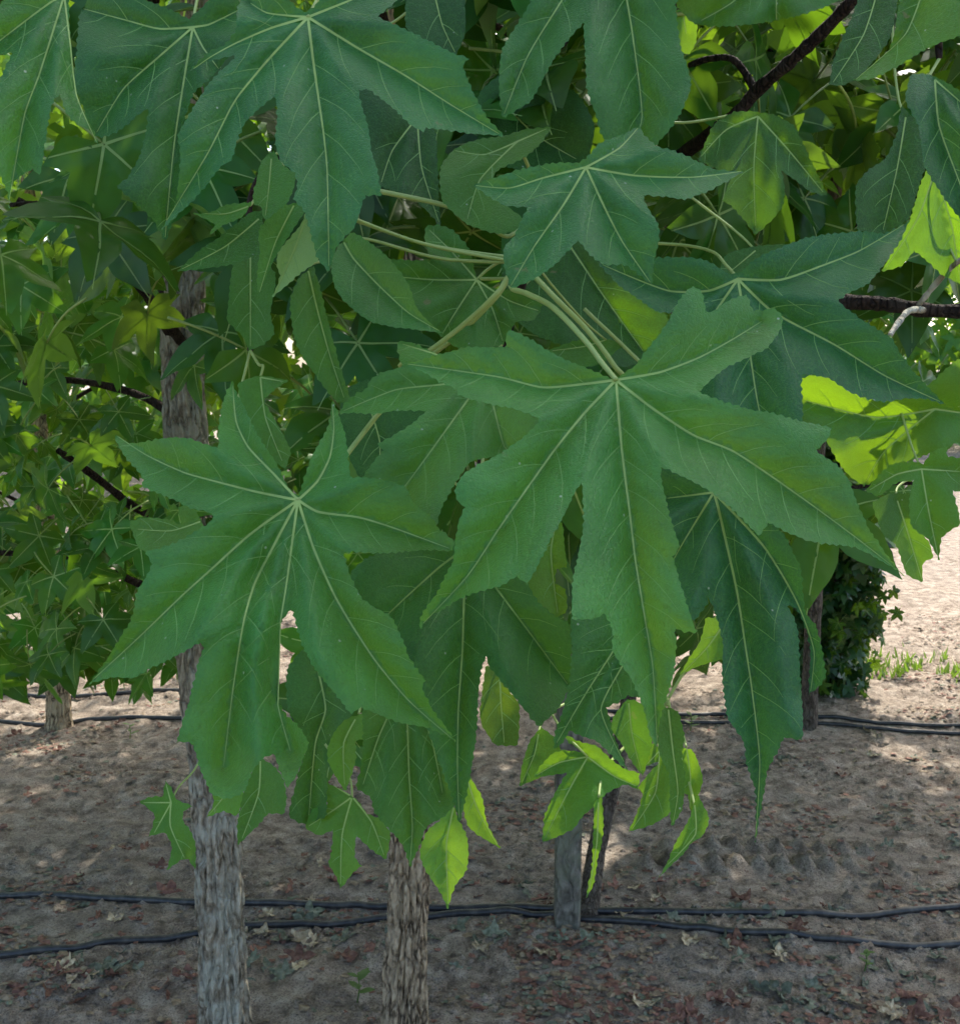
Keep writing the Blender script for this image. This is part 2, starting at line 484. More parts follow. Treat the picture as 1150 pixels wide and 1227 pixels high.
LF('L19', .78, 12, 0, '908,139', '''836,192 846,168 856,148 879,134 903,133 930,138 950,150 964,176 978,206 992,234 972,230 950,214 936,204 940,228 938,246 926,262 905,281 890,262 876,246 866,240 872,222 880,204 860,202''', '908,139 870,155 840,187|908,139 945,180 986,230|908,139 903,200 905,270', tint=(0.5, 0.6, 0.3))
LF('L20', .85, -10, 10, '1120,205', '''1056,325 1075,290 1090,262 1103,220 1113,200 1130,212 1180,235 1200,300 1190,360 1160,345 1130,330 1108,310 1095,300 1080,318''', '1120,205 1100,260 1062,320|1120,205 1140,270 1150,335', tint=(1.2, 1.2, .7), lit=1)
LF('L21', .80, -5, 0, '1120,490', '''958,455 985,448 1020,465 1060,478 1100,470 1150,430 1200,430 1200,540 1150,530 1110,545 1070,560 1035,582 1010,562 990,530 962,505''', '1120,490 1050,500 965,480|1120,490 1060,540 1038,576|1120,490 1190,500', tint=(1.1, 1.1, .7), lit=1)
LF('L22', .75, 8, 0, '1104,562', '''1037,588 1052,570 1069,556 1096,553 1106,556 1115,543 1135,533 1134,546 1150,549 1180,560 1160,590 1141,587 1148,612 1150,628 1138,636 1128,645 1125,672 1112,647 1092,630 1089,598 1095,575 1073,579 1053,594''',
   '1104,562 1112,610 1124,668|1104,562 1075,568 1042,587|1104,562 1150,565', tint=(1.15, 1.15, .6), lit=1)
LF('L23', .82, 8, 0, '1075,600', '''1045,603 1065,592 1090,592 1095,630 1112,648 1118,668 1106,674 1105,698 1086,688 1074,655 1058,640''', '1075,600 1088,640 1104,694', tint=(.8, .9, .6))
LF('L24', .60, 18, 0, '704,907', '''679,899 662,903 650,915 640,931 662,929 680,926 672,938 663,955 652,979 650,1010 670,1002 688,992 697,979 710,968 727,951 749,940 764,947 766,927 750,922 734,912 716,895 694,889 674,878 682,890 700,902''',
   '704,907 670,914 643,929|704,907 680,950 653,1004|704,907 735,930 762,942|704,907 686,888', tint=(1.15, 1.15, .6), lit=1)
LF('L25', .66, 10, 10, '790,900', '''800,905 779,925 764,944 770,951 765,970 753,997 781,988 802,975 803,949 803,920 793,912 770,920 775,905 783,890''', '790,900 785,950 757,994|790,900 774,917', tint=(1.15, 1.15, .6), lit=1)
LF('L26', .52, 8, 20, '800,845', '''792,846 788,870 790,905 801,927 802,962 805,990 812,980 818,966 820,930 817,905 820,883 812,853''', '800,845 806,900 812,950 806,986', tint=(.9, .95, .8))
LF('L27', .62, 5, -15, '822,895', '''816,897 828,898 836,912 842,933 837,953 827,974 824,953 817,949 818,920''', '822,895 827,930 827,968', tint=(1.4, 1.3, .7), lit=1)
LF('L28', .60, 5, 20, '832,965', '''836,953 849,981 842,1001 829,1010 818,1024 807,1034 789,1052 800,1032 812,1005 825,983 830,968''', '832,965 833,1000 800,1036', tint=(1.1, 1.15, .8))
LF('L29', .58, 5, 0, '717,955', '''712,962 721,954 723,985 720,1014 716,1028 711,1060 702,1077 709,1036 711,992''', '717,955 715,1010 705,1070', tint=(1.3, 1.2, .7))
LF('L30', .62, 15, 0, '545,962', '''541,958 549,981 560,1005 559,1042 545,1062 536,1090 529,1072 516,1053 505,1033 503,1019 512,996 529,981''', '545,962 535,1010 537,1084', tint=(1.5, 1.4, 1.1))
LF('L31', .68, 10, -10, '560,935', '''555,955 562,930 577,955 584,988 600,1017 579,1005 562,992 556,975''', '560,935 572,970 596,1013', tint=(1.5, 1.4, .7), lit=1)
LF('L32', .72, 20, 0, '422,955', '''412,948 392,938 381,928 386,949 393,964 375,970 366,992 382,1001 399,994 397,1020 394,1036 403,1051 408,1065 423,1046 433,1038 425,1027 427,1001 447,1020 462,1030 468,1001 458,983 440,975 429,960''',
   '422,955 410,1000 408,1060|422,955 398,972 370,990|422,955 445,985 460,1025|422,955 400,942 384,930', tint=(1.2, 1.15, .9))
LF('L33', .66, 15, 10, '430,855', '''435,855 436,886 426,888 426,912 414,948 403,933 393,912 392,900 398,882 405,871 417,861''', '430,855 412,890 413,940', tint=(1.4, 1.3, .9))
LF('L34', .74, 18, 0, '380,800', '''345,800 365,776 400,826 424,852 410,872 388,893 392,930 390,978 362,987 346,978 356,932 366,892 345,850''', '380,800 390,850 378,890 370,980', tint=(.55, .7, .85))
LF('L35', .68, 20, 0, '312,905', '''294,942 302,925 312,908 328,918 340,936 343,960 340,976 322,975 311,987 285,1013 285,986''', '312,905 310,950 290,1005', tint=(.9, .95, .7))
LF('L36', .72, 20, 0, '278,935', '''255,949 263,940 270,930 279,940 292,949 288,968 283,978 268,972 259,975 247,980 256,965''', '278,935 268,955 250,977', tint=(1.5, 1.4, .8))
LF('L37', .95, 18, 0, '205,962', '''167,961 182,955 195,955 198,936 205,944 211,958 231,966 220,973 220,985 228,995 234,1013 234,1043 226,1030 216,1031 200,1043 206,1013 197,998 178,1003 186,977''', '205,962 204,990 222,1030|205,962 172,962|205,962 185,998|205,962 199,940', tint=(.9, 1, .7))
LF('L38', .60, 26, 8, '571,335', '''571,330 562,298 542,276 525,269 510,272 509,293 517,311 494,312 468,311 450,330 475,360 507,382 525,400 550,418 572,418 603,412 618,386 640,383 650,365 620,350 586,343''',
   '571,335 540,300 514,275|571,335 520,335 460,330|571,335 545,375 530,400|571,335 590,370 602,408|571,335 610,360 645,372', tint=(.8, .9, .9))
LF('L39', .57, 25, -22, '412,290', '''403,298 422,278 444,291 468,311 488,339 501,372 520,391 531,399 494,394 466,391 444,385 422,370 403,348 397,322''', '412,290 423,309 455,343 490,375 526,396', tint=(0.85, 0.95, 1.6), crease=1.5)
LF('L40', .64, 28, -6, '620,169', '''602,163 628,155 661,152 647,172 627,189 597,203 590,215 600,240 636,268 600,280 560,268 530,240 528,200 545,178 575,166''', '620,169 655,154|620,169 580,185 545,180|620,169 575,215 560,262', tint=(1.0, 1, .85))
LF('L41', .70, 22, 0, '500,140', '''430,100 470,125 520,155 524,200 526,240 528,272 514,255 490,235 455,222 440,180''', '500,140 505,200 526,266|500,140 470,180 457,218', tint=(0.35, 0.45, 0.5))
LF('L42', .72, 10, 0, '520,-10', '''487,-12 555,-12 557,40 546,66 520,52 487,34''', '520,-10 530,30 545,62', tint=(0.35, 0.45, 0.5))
LF('L43', .58, 20, 0, '325,190', '''307,217 313,193 328,180 340,198 355,208 351,228 344,243 324,265 316,261 313,247 305,245 303,234''', '325,190 322,225 318,258', tint=(1.0, 1.05, .8))
LF('L44', .56, 14, 10, '352,246', '''311,273 342,246 361,243 366,252 350,276 329,310 309,354 308,330 311,302''', '352,246 330,290 311,350', tint=(1.0, 1.05, 1.0))
LF('L45', .575, 10, -10, '368,256', '''366,255 359,271 333,302 332,319 336,330 326,356 344,341 361,326 382,310 374,282''', '368,256 352,300 329,352', under=1, tint=(1.7, 1.5, 1.6))
LF('L46', .60, 12, 6, '368,318', '''348,358 359,332 376,318 384,347 392,380 405,430 420,480 404,482 364,430 352,402''', '368,318 380,370 395,425 412,476', tint=(.9, .95, .95))
LF('L47', .64, 20, 0, '300,246', '''231,255 250,255 272,245 302,242 292,258 276,266 263,272 250,283 258,268''', '300,246 270,256 235,255', tint=(1.2, 1.15, 1.0))
LF('L48', .66, 22, 0, '310,262', '''212,325 242,297 263,284 300,254 314,252 316,280 310,302 279,316 242,322''', '310,262 270,295 218,322', tint=(.6, .75, .5))
LF('L49', .70, 18, 0, '300,300', '''272,376 276,340 281,308 310,300 330,330 324,376 328,400 316,412 298,420 290,402 272,385''', '300,300 300,360 300,415', tint=(.8, .9, .6))
LF('L50', .60, 14, 0, '312,452', '''285,460 310,450 345,456 328,468 316,480 326,497 348,540 342,562 318,545 300,520 290,490''', '312,452 318,500 338,552|312,452 340,457', tint=(.95, 1.05, .8))
LF('L51', .58, 24, 0, '235,608', '''155,625 179,620 203,623 218,630 213,608 230,606 248,640 230,660 200,670 168,658 160,642''', '240,625 205,636 165,634', tint=(1.1, 1.1, 1.0))
LF('L52', .62, 18, 0, '670,610', '''640,640 660,620 673,627 676,650 679,680 667,682 665,699 677,706 679,731 664,742 645,726 628,703 620,670''', '670,610 660,660 668,735', tint=(1.4, 1.2, .5))
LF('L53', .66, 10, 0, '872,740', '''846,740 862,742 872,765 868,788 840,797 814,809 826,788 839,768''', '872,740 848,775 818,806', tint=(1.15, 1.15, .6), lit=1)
LF('L54', .80, 12, 0, '598,790', '''575,862 578,825 582,798 598,806 610,828 622,845 620,893 606,894 593,892 584,880''', '598,790 600,840 604,890', tint=(.9, .8, .4))
LF('L55', .64, 12, 0, '752,830', '''731,872 737,856 752,838 772,846 781,890 776,912 770,930 758,915 745,892''', '752,830 757,880 768,925', tint=(.8, .9, .7))
LF('L56', .68, 12, 0, '645,880', '''622,942 626,915 634,890 648,872 660,880 672,900 660,925 640,935''', '645,880 640,905 625,938', tint=(.6, .7, .5))
LF('L57', .68, 12, 0, '726,407', '''655,420 690,408 720,406 749,410 735,424 720,436 700,440 675,436''', '726,407 700,415 662,420', tint=(.8, .9, .7))
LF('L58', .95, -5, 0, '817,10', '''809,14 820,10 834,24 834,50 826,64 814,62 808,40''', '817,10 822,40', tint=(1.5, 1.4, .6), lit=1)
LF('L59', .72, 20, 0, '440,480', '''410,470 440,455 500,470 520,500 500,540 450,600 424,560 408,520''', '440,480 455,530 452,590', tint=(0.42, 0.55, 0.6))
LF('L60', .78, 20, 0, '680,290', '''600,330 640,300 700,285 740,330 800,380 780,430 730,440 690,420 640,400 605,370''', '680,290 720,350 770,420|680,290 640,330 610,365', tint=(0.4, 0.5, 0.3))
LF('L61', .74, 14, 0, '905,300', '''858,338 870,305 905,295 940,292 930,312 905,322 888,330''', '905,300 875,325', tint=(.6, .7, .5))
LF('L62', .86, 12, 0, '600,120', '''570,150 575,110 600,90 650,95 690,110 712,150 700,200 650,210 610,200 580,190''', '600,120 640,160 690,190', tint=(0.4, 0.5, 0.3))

# stalks: px,py,distance triples, thickness in mm
STALKS = [
    ('L1', '738,455,.449 722,436,.458 700,407,.468 662,368,.485 632,352,.51 612,342,.54 622,312,.585', 1.9),
    ('L10', '775,715,.515 768,600,.60 752,470,.56 735,437,.55 703,395,.55 668,360,.55 645,336,.56 622,312,.585', 1.9),
    ('L3', '583,448,.53 560,455,.56 480,440,.60 516,419,.575 560,385,.565 595,352,.55 606,336,.565 622,312,.585', 2.0),
    ('L2', '357,599,.47 380,585,.50 415,545,.525 450,500,.55 500,440,.60 550,400,.585 590,360,.57 606,338,.575 622,312,.585', 2.0),
    ('L38', '571,335,.60 585,322,.60 606,310,.60 640,300,.62', 1.3),
    ('L40', '620,169,.64 640,230,.66 612,282,.62 575,262,.62 530,245,.63 455,229,.64', 1.9),
    ('L8', '884,334,.57 870,318,.60 850,300,.66 800,292,.72 700,290,.74', 1.4),
    ('L5', '702,200,.50 690,215,.53 650,270,.56 622,318,.58', 1.4),
    ('L12', '855,590,.525 845,560,.58 800,470,.66 700,370,.68', 1.5),
    ('L9', '560,655,.56 570,600,.61 590,480,.66 605,380,.66', 1.5),
    ('L24', '704,907,.60 690,893,.60 672,874,.62 640,800,.68 600,600,.70', 1.0),
    ('L57', '726,407,.68 700,385,.66 660,340,.63 632,302,.605', 1.0),
    ('L4', '369,20,.52 380,0,.54 400,-40,.58 430,-90,.66', 1.6),
    ('L6', '733,-95,.63 735,-140,.70', 1.6),
    ('L13', '77,-6,.50 90,-60,.58 130,-120,.7', 1.6),
    ('L14', '231,32,.63 236,0,.66 250,-60,.75', 1.5),
]

# ------------------------------------------------------------------ the ground
def frange_graded(lo, hi, step, far_lo, far_hi):
    mid = list(np.arange(lo, hi, step))
    a, s = [lo], step
    while a[-1] > far_lo:
        s *= 1.18
        a.append(a[-1] - s)
    b, s = [mid[-1]], step
    while b[-1] < far_hi:
        s *= 1.18
        b.append(b[-1] + s)
    return np.array(a[::-1][:-1] + mid + b[1:])


TREADS = []
for k in range(12):
    p = on_ground(775 + k * 27, 1040 - k * 0.4)
    q = on_ground(800 + k * 26, 1019 - k * 0.4)
    TREADS += [(p.x, p.y, 0.05 if k < 10 else 0.03), (q.x, q.y, 0.044 if k < 10 else 0.02)]


def ground_h(x, y):
    v = Vector((x, y, 0))
    h = 0.024 * noise.noise(v * 1.3) + 0.018 * noise.noise(v * 4.1 + Vector((7, 3, 1)))
    if -5 < x < 5 and 1 < y < 9:
        h += 0.013 * noise.noise(v * 13) + 0.010 * abs(noise.noise(v * 31)) + 0.005 * noise.noise(v * 70)
        if 2.6 < y < 3.6 and x > 0:
            for tx, ty, th in TREADS:
                dx, dy = (x - tx), (y - ty)
                if abs(dx) < 0.06 and abs(dy) < 0.06:
                    h += th * max(0.0, 1 - (abs(dx + dy * 0.4) / 0.028)) * max(0.0, 1 - abs(dy) / 0.05)
    return h


def soil_material():
    m, nt, out = new_mat('soil')
    g = NT(nt)
    pos = g.n('ShaderNodeNewGeometry').outputs['Position']
    big = g.noise(pos, 2.3, 4)
    mid = g.noise(pos, 17, 7, 0.72)
    fine = g.noise(pos, 210, 4, 0.7)
    c = g.ramp(mid, [(0.36, (0.12, 0.09, 0.066)), (0.5, (0.33, 0.262, 0.20)), (0.62, (0.50, 0.42, 0.335))])
    c = g.mix(g.ramp(big, [(0.4, (0, 0, 0)), (0.62, (0.4, 0.4, 0.4))]), c, (0.31, 0.26, 0.21))
    c = g.mix(g.ramp(fine, [(0.38, (0.75, 0.75, 0.75)), (0.5, (0, 0, 0))]), c, (0.10, 0.08, 0.066))
    c = g.mix(g.ramp(fine, [(0.60, (0, 0, 0)), (0.72, (0.7, 0.7, 0.7))]), c, (0.46, 0.42, 0.37))
    reds = g.noise(pos, 60, 3, 0.6)
    c = g.mix(g.ramp(reds, [(0.66, (0, 0, 0)), (0.72, (0.6, 0.6, 0.6))]), c, (0.15, 0.065, 0.042))
    p = g.n('ShaderNodeBsdfPrincipled')
    g.l(c, p.inputs['Base Color'])
    p.inputs['Roughness'].default_value = 0.95
    p.inputs['Specular IOR Level'].default_value = 0.15
    ad = g.n('ShaderNodeMath', operation='ADD')
    g.l(mid, ad.inputs[0])
    mu = g.n('ShaderNodeMath', operation='MULTIPLY')
    g.l(fine, mu.inputs[0])
    mu.inputs[1].default_value = 0.45
    g.l(mu.outputs[0], ad.inputs[1])
    bp = g.n('ShaderNodeBump')
    bp.inputs['Strength'].default_value = 0.9
    bp.inputs['Distance'].default_value = 0.02
    g.l(ad.outputs[0], bp.inputs['Height'])
    g.l(bp.outputs[0], p.inputs['Normal'])
    g.l(p.outputs[0], out.inputs['Surface'])
    return m


xs = frange_graded(-2.4, 2.7, 0.0145, -120, 120)
ys = frange_graded(1.75, 5.0, 0.0145, -60, 200)
V = [(x, y, ground_h(x, y)) for y in ys for x in xs]
nx = len(xs)
Fc = [(j * nx + i, j * nx + i + 1, (j + 1) * nx + i + 1, (j + 1) * nx + i) for j in range(len(ys) - 1) for i in range(nx - 1)]
ground = mesh_obj('ground', V, Fc, soil_material())
ground['kind'] = 'structure'

# ------------------------------------------------------------------ near leaves
SCALE_PX = 1.0


def parse(s):
    return np.array([[float(v) for v in t.split(',')] for t in s.split()])


def catmull2(P, closed=True, step=4.5, k=0.36):
    n = len(P)
    out = []
    for i in range(n if closed else n - 1):
        p0 = P[(i - 1) % n] if closed else P[max(i - 1, 0)]
        p1 = P[i]
        p2 = P[(i + 1) % n]
        p3 = P[(i + 2) % n] if closed else P[min(i + 2, n - 1)]
        L = np.hypot(*(p2 - p1))
        m = max(1, int(round(L / step)))
        u1, u2 = (p2 - p0), (p3 - p1)
        m1 = u1 / (np.hypot(*u1) + 1e-9) * L * k * 2
        m2 = u2 / (np.hypot(*u2) + 1e-9) * L * k * 2
        # keep corners crisp: damp the tangent where the outline turns back on itself
        a = (p1 - p0) / (np.hypot(*(p1 - p0)) + 1e-9)
        b = (p2 - p1) / (L + 1e-9)
        c = (p3 - p2) / (np.hypot(*(p3 - p2)) + 1e-9)
        m1 = m1 * max(0.0, float(a @ b)) ** 0.7
        m2 = m2 * max(0.0, float(b @ c)) ** 0.7
        for j in range(m):
            t = j / m
            out.append(p1 * (2 * t**3 - 3 * t**2 + 1) + m1 * (t**3 - 2 * t**2 + t) + p2 * (-2 * t**3 + 3 * t**2) + m2 * (t**3 - t**2))
    if not closed:
        out.append(P[-1])
    return np.array(out)


def inside(pts, poly):
    x, y = pts[:, 0], pts[:, 1]
    c = np.zeros(len(pts), bool)
    n = len(poly)
    j = n - 1
    for i in range(n):
        xi, yi = poly[i]
        xj, yj = poly[j]
        if yi != yj:
            c ^= ((yi > y) != (yj > y)) & (x < (xj - xi) * (y - yi) / (yj - yi) + xi)
        j = i
    return c


def seg_dist(pts, lines):
    d = np.full(len(pts), 1e9)
    for L in lines:
        for a, b in zip(L[:-1], L[1:]):
            ab = b - a
            t = np.clip(((pts - a) @ ab) / (ab @ ab + 1e-9), 0, 1)
            q = a + t[:, None] * ab
            d = np.minimum(d, np.hypot(pts[:, 0] - q[:, 0], pts[:, 1] - q[:, 1]))
    return d


def side_veins(veins, poly, spacing=34, rs=None):
    """secondary veins that leave the main ones at an angle and curve towards the tip"""
    out = []
    for L in veins:
        d = np.hypot(*(L[1:] - L[:-1]).T)
        cum = np.concatenate([[0], np.cumsum(d)])
        tot = cum[-1]
        s = 24 + rs.uniform(0, 20)
        sd = 1
        while s < tot * 0.93:
            i = min(np.searchsorted(cum, s) - 1, len(L) - 2)
            t = (s - cum[i]) / (d[i] + 1e-9)
            p = L[i] + (L[i + 1] - L[i]) * t
            u = (L[i + 1] - L[i]) / (d[i] + 1e-9)
            ang = R(rs.uniform(42, 58)) * sd
            ln = min(70, 0.42 * (tot - s) + 16) * rs.uniform(0.7, 1.15)
            pts = [p]
            for k in range(6):
                a = ang * (1 - 0.09 * k) + R(rs.uniform(-5, 5))
                v = np.array([u[0] * math.cos(a) - u[1] * math.sin(a), u[0] * math.sin(a) + u[1] * math.cos(a)])
                pts.append(pts[-1] + v * ln / 6)
            pts = np.array(pts)
            ok = inside(pts, poly)
            m = len(pts)
            for k in range(1, len(pts)):
                if not ok[k]:
                    m = k
                    break
            if m >= 3:
                out.append(pts[:m])
            sd = -sd
            s += spacing * rs.uniform(0.35, 0.8)
    return out


def traced_leaf(name, parent):
    d0, lean, side, hub, outline, veins, kw = LEAVES[name]
    hub = np.array([float(v) for v in hub.split(',')])
    rs = random.Random(name)
    P0 = parse(outline)
    poly = catmull2(P0, True, 4.6)
    # orientation: make the outline run so that 'out' is known
    area = 0.5 * np.sum(poly[:, 0] * np.roll(poly[:, 1], -1) - np.roll(poly[:, 0], -1) * poly[:, 1])
    tn = np.roll(poly, -1, 0) - np.roll(poly, 1, 0)
    nrm = np.stack([tn[:, 1], -tn[:, 0]], 1) * (1 if area > 0 else -1)
    nrm /= (np.hypot(nrm[:, 0], nrm[:, 1])[:, None] + 1e-9)
    saw = np.array([(1.45 if k % 2 else -1.0) * rs.uniform(0.15, 1.3) for k in range(len(poly))])
    ext = max(np.ptp(poly[:, 0]), np.ptp(poly[:, 1]))
    small = min(1.0, max(.3, ext / 240))
    poly = poly + nrm * saw[:, None] * (.45 + .55 * small)
    vl = [catmull2(parse(v), False, 6.5) for v in veins.split('|')]
    kp = [v for v in vl]
    s = d0 / FPX
    droop = kw.get('droop', 1.1)
    cr = kw.get('crease', 1.0) * small
    bumps = parse(kw['bumps']) if 'bumps' in kw else []
    seed = rs.uniform(0, 100)

    sv = side_veins(vl, poly, 40 if max(np.ptp(poly[:, 0]), np.ptp(poly[:, 1])) > 250 else 30, rs)

    rim = np.vstack([poly, poly[:1]])

    def depth(pts):
        dx = (pts[:, 0] - hub[0]) * s
        dy = (pts[:, 1] - hub[1]) * s
        r2 = dx * dx + dy * dy
        z = d0 + math.tan(R(side)) * dx - math.tan(R(lean)) * dy + droop * r2
        dm = seg_dist(pts, vl) * s
        z = z - cr * (0.0042 * (1 - np.exp(-dm / 0.009)) + 0.026 * (1 - np.exp(-dm / 0.035)))
        z = z + 0.0016 * small * np.exp(-seg_dist(pts, [rim]) * s / 0.003)
        if sv:
            z = z - 0.0015 * small * (1 - np.exp(-seg_dist(pts, sv) * s / 0.0045))
        wv = np.array([noise.noise(Vector((a * 17 + seed, b * 17, seed))) + 0.5 * noise.noise(Vector((a * 47, b * 47 + seed, seed))) for a, b in zip(dx, dy)])
        z = z - wv * 0.0058 * small
        for bx, by, br, amp in bumps:
            z = z + amp * np.exp(-((pts[:, 0] - bx) ** 2 + (pts[:, 1] - by) ** 2) / (br * br))
        return z

    # triangulate: outline + vein lines + a jittered grid inside
    x0, y0 = poly.min(0)
    x1, y1 = poly.max(0)
    st = 6.6
    gx, gy = np.meshgrid(np.arange(x0, x1, st), np.arange(y0, y1, st * 0.87))
    gx = gx + (np.arange(gx.shape[0])[:, None] % 2) * st * 0.5
    G = np.stack([gx.ravel(), gy.ravel()], 1) + rng.uniform(-1.2, 1.2, (gx.size, 2))
    G = G[inside(G, poly)]
    G = G[seg_dist(G, [np.vstack([poly, poly[:1]])]) > 3.2]
    vpts = []
    vedges = []
    base = len(poly)
    for L in vl + [catmull2(q, False, 7.0) for q in sv]:
        L = L[inside(L, poly)]
        for k, q in enumerate(L):
            vpts.append(q)
            if k:
                vedges.append((base + len(vpts) - 2, base + len(vpts) - 1))
    vpts = np.array(vpts) if vpts else np.zeros((0, 2))
    if len(vpts):
        G = G[seg_dist(G, vl + sv) > 2.3]
    allp = np.vstack([poly, vpts, G])
    n = len(poly)
    edges = [(i, (i + 1) % n) for i in range(n)] + vedges
    res = delaunay_2d_cdt([Vector(p) for p in allp], edges, [], 1, 1e-4)
    P2 = np.array([[v.x, v.y] for v in res[0]])
    faces = [tuple(f) for f in res[2]]
    flip = not kw.get('under', 0)
    # front of the leaf looks at the viewer
    out = []
    for f in faces:
        a, b, c = P2[f[0]], P2[f[1]], P2[f[2]]
        cr2 = (b[0] - a[0]) * (c[1] - a[1]) - (b[1] - a[1]) * (c[0] - a[0])
        front = cr2 < 0
        out.append(f if front == flip else f[::-1])
    W = at_np(P2[:, 0], P2[:, 1], depth(P2))
    o = mesh_obj('leaf', W, out, M['leaf'], parent)
    tint = kw.get('tint', (1, 1, 1))  # leaf colour; some tints also paint in bluish sky sheen and dark gaps
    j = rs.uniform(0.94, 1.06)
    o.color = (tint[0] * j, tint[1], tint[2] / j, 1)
    # veins: low ridges lying on the blade
    Vv, Fv, Iv = [], [], []

    todo = []

    def ridge(L, w0, w1, lift, mi=0):
        if len(L) >= 2:
            t = np.gradient(L, axis=0)
            t /= (np.hypot(t[:, 0], t[:, 1])[:, None] + 1e-9)
            nn = np.stack([-t[:, 1], t[:, 0]], 1)
            w = np.linspace(w0, w1, len(L))[:, None]
            todo.append((L, L + nn * w, L - nn * w, lift, mi))

    size = max(x1 - x0, y1 - y0)
    wm = min(1.65, 0.7 + size / 430)
    for L in vl:
        L = L[inside(L, poly)]
        ridge(L, wm, 0.32, 0.0005)
    for L in sv:
        ridge(L, 0.52, 0.2, 0.0003, 1)
    if todo:
        pts = np.vstack([q for t in todo for q in (t[0], t[1], t[2])])
        lift = np.concatenate([np.repeat((t[3], .00012, .00012), len(t[0])) for t in todo])
        Wp = at_np(pts[:, 0], pts[:, 1], depth(pts) - lift)
        o0 = 0
        for L, _, _, _, mi in todo:
            n_ = len(L)
            C, A, B = Wp[o0:o0 + n_], Wp[o0 + n_:o0 + 2 * n_], Wp[o0 + 2 * n_:o0 + 3 * n_]
            o0 += 3 * n_
            b0_ = len(Vv)
            for k in range(n_):
                Vv.extend([A[k], C[k], B[k]])
                if k:
                    q = b0_ + 3 * (k - 1)
                    Fv.extend([(q, q + 1, q + 4, q + 3), (q + 1, q + 2, q + 5, q + 4)])
                    Iv.extend([mi, mi])
    if Fv:
        vo = mesh_obj('veins', Vv, Fv, None, o, mats=[M['vein'], M['vein_fine']], mat_idx=Iv)
        vo.color = (1, 1, 1, 1)
    return o, hub, d0


# ------------------------------------------------------------------ leaves seen from farther off: shared meshes
def lobe_outline(rs, fine):
    lob = [(-122, .60, .17), (-62, .90, .21), (0, 1.0, .22), (62, .90, .21), (122, .60, .17)]
    pts = [(0.0, -0.02)]
    for i, (a, L, w) in enumerate(lob):
        a = R(a + rs.uniform(-6, 6))
        L *= rs.uniform(.9, 1.08)
        w *= rs.uniform(.9, 1.1)
        u = np.array([math.sin(a), math.cos(a)])
        v = np.array([math.cos(a), -math.sin(a)])
        prof = [(-.9, .30), (-1.0, .50), (-.78, .66), (-.42, .82), (0, 1.0), (.42, .82), (.78, .66), (1.0, .50), (.9, .30)] if fine else [(-.95, .36), (-.85, .62), (0, 1.0), (.85, .62), (.95, .36)]
        if i == 0:
            prof = prof[1 if fine else 1:]
        if i == 4:
            prof = prof[:-1]
        for s_, t_ in prof:
            pts.append(tuple(u * L * t_ + v * w * s_))
        if i < 4:
            a2 = R((lob[i][0] + lob[i + 1][0]) / 2)
            pts.append((math.sin(a2) * .33, math.cos(a2) * .33))
    return np.array(pts)[::-1], [(R(a), L) for a, L, w in lob]


def generic_leaf_geo(seed, fine=True):
    rs = random.Random(seed)
    pts, lob = lobe_outline(rs, fine)
    poly = catmull2(pts, True, 0.055 if fine else 5.0)
    if fine:
        sw = np.array([rs.uniform(-.010, .010) for _ in poly])
        poly = poly * (1 + sw[:, None])
    lines = [np.array([[0, 0], [math.sin(a) * L * .97, math.cos(a) * L * .97]]) for a, L in lob]
    fold = rs.uniform(.05, .10)
    dr = rs.uniform(.08, .34)
    tw = rs.uniform(-.25, .25)

    def hgt(q):
        dm = seg_dist(q, lines)
        r2 = (q ** 2).sum(1)
        z = fold * (1 - np.exp(-dm / .13)) - dr * r2 + tw * q[:, 0] * q[:, 1]
        return z + np.array([.05 * noise.noise(Vector((a * 3 + seed, b * 3, 0))) for a, b in q])

    if fine:
        st = .11
        gx, gy = np.meshgrid(np.arange(-1, 1, st), np.arange(-.7, 1.05, st))
        G = np.stack([gx.ravel(), gy.ravel()], 1)
        G = G[inside(G, poly)]
        G = G[seg_dist(G, [np.vstack([poly, poly[:1]])]) > .04]
        vp = np.vstack([L[0] + (L[1] - L[0]) * t for L in lines for t in (.0, .15, .3, .45, .6, .75, .9)][1:])
        allp = np.vstack([poly, vp, G])
    else:
        allp = np.vstack([poly, [[0, .12]]])
    n = len(poly)
    res = delaunay_2d_cdt([Vector(p) for p in allp], [(i, (i + 1) % n) for i in range(n)], [], 1, 1e-5)
    P2 = np.array([[v.x, v.y] for v in res[0]])
    z = hgt(P2)
    V = [(a, b, c) for (a, b), c in zip(P2, z)]
    Fc = []
    for f in res[2]:
        a, b, c = P2[f[0]], P2[f[1]], P2[f[2]]
        k = (b[0] - a[0]) * (c[1] - a[1]) - (b[1] - a[1]) * (c[0] - a[0])
        Fc.append(tuple(f) if k > 0 else tuple(f)[::-1])
    idx = [0] * len(Fc)
    if fine:
        for a, L in lob:
            u = np.array([math.sin(a), math.cos(a)])
            v = np.array([math.cos(a), -math.sin(a)])
            b0 = len(V)
            for k, t in enumerate(np.linspace(0.01, .93, 7)):
                w = .013 * (1 - t * .75)
                q = np.array([u * L * t + v * w, u * L * t - v * w])
                h = hgt(q) + .006
                V += [(q[0][0], q[0][1], h[0]), (q[1][0], q[1][1], h[1])]
                if k:
                    e = b0 + 2 * k
                    Fc.append((e - 2, e - 1, e + 1, e))
                    idx.append(1)
        # stalk
        sp = spline([(0, 0, .0), (0, -.25, -.02), (0, -.55, -.10), (0, -.85, -.26)], 3)
        tv, tf = tube_geo(sp, lerp_list(.013, .017, len(sp)), 5)
        b0 = len(V)
        V += [tuple(p) for p in tv]
        Fc += [tuple(b0 + i for i in f) for f in tf]
        idx += [2] * len(tf)
    return V, Fc, idx


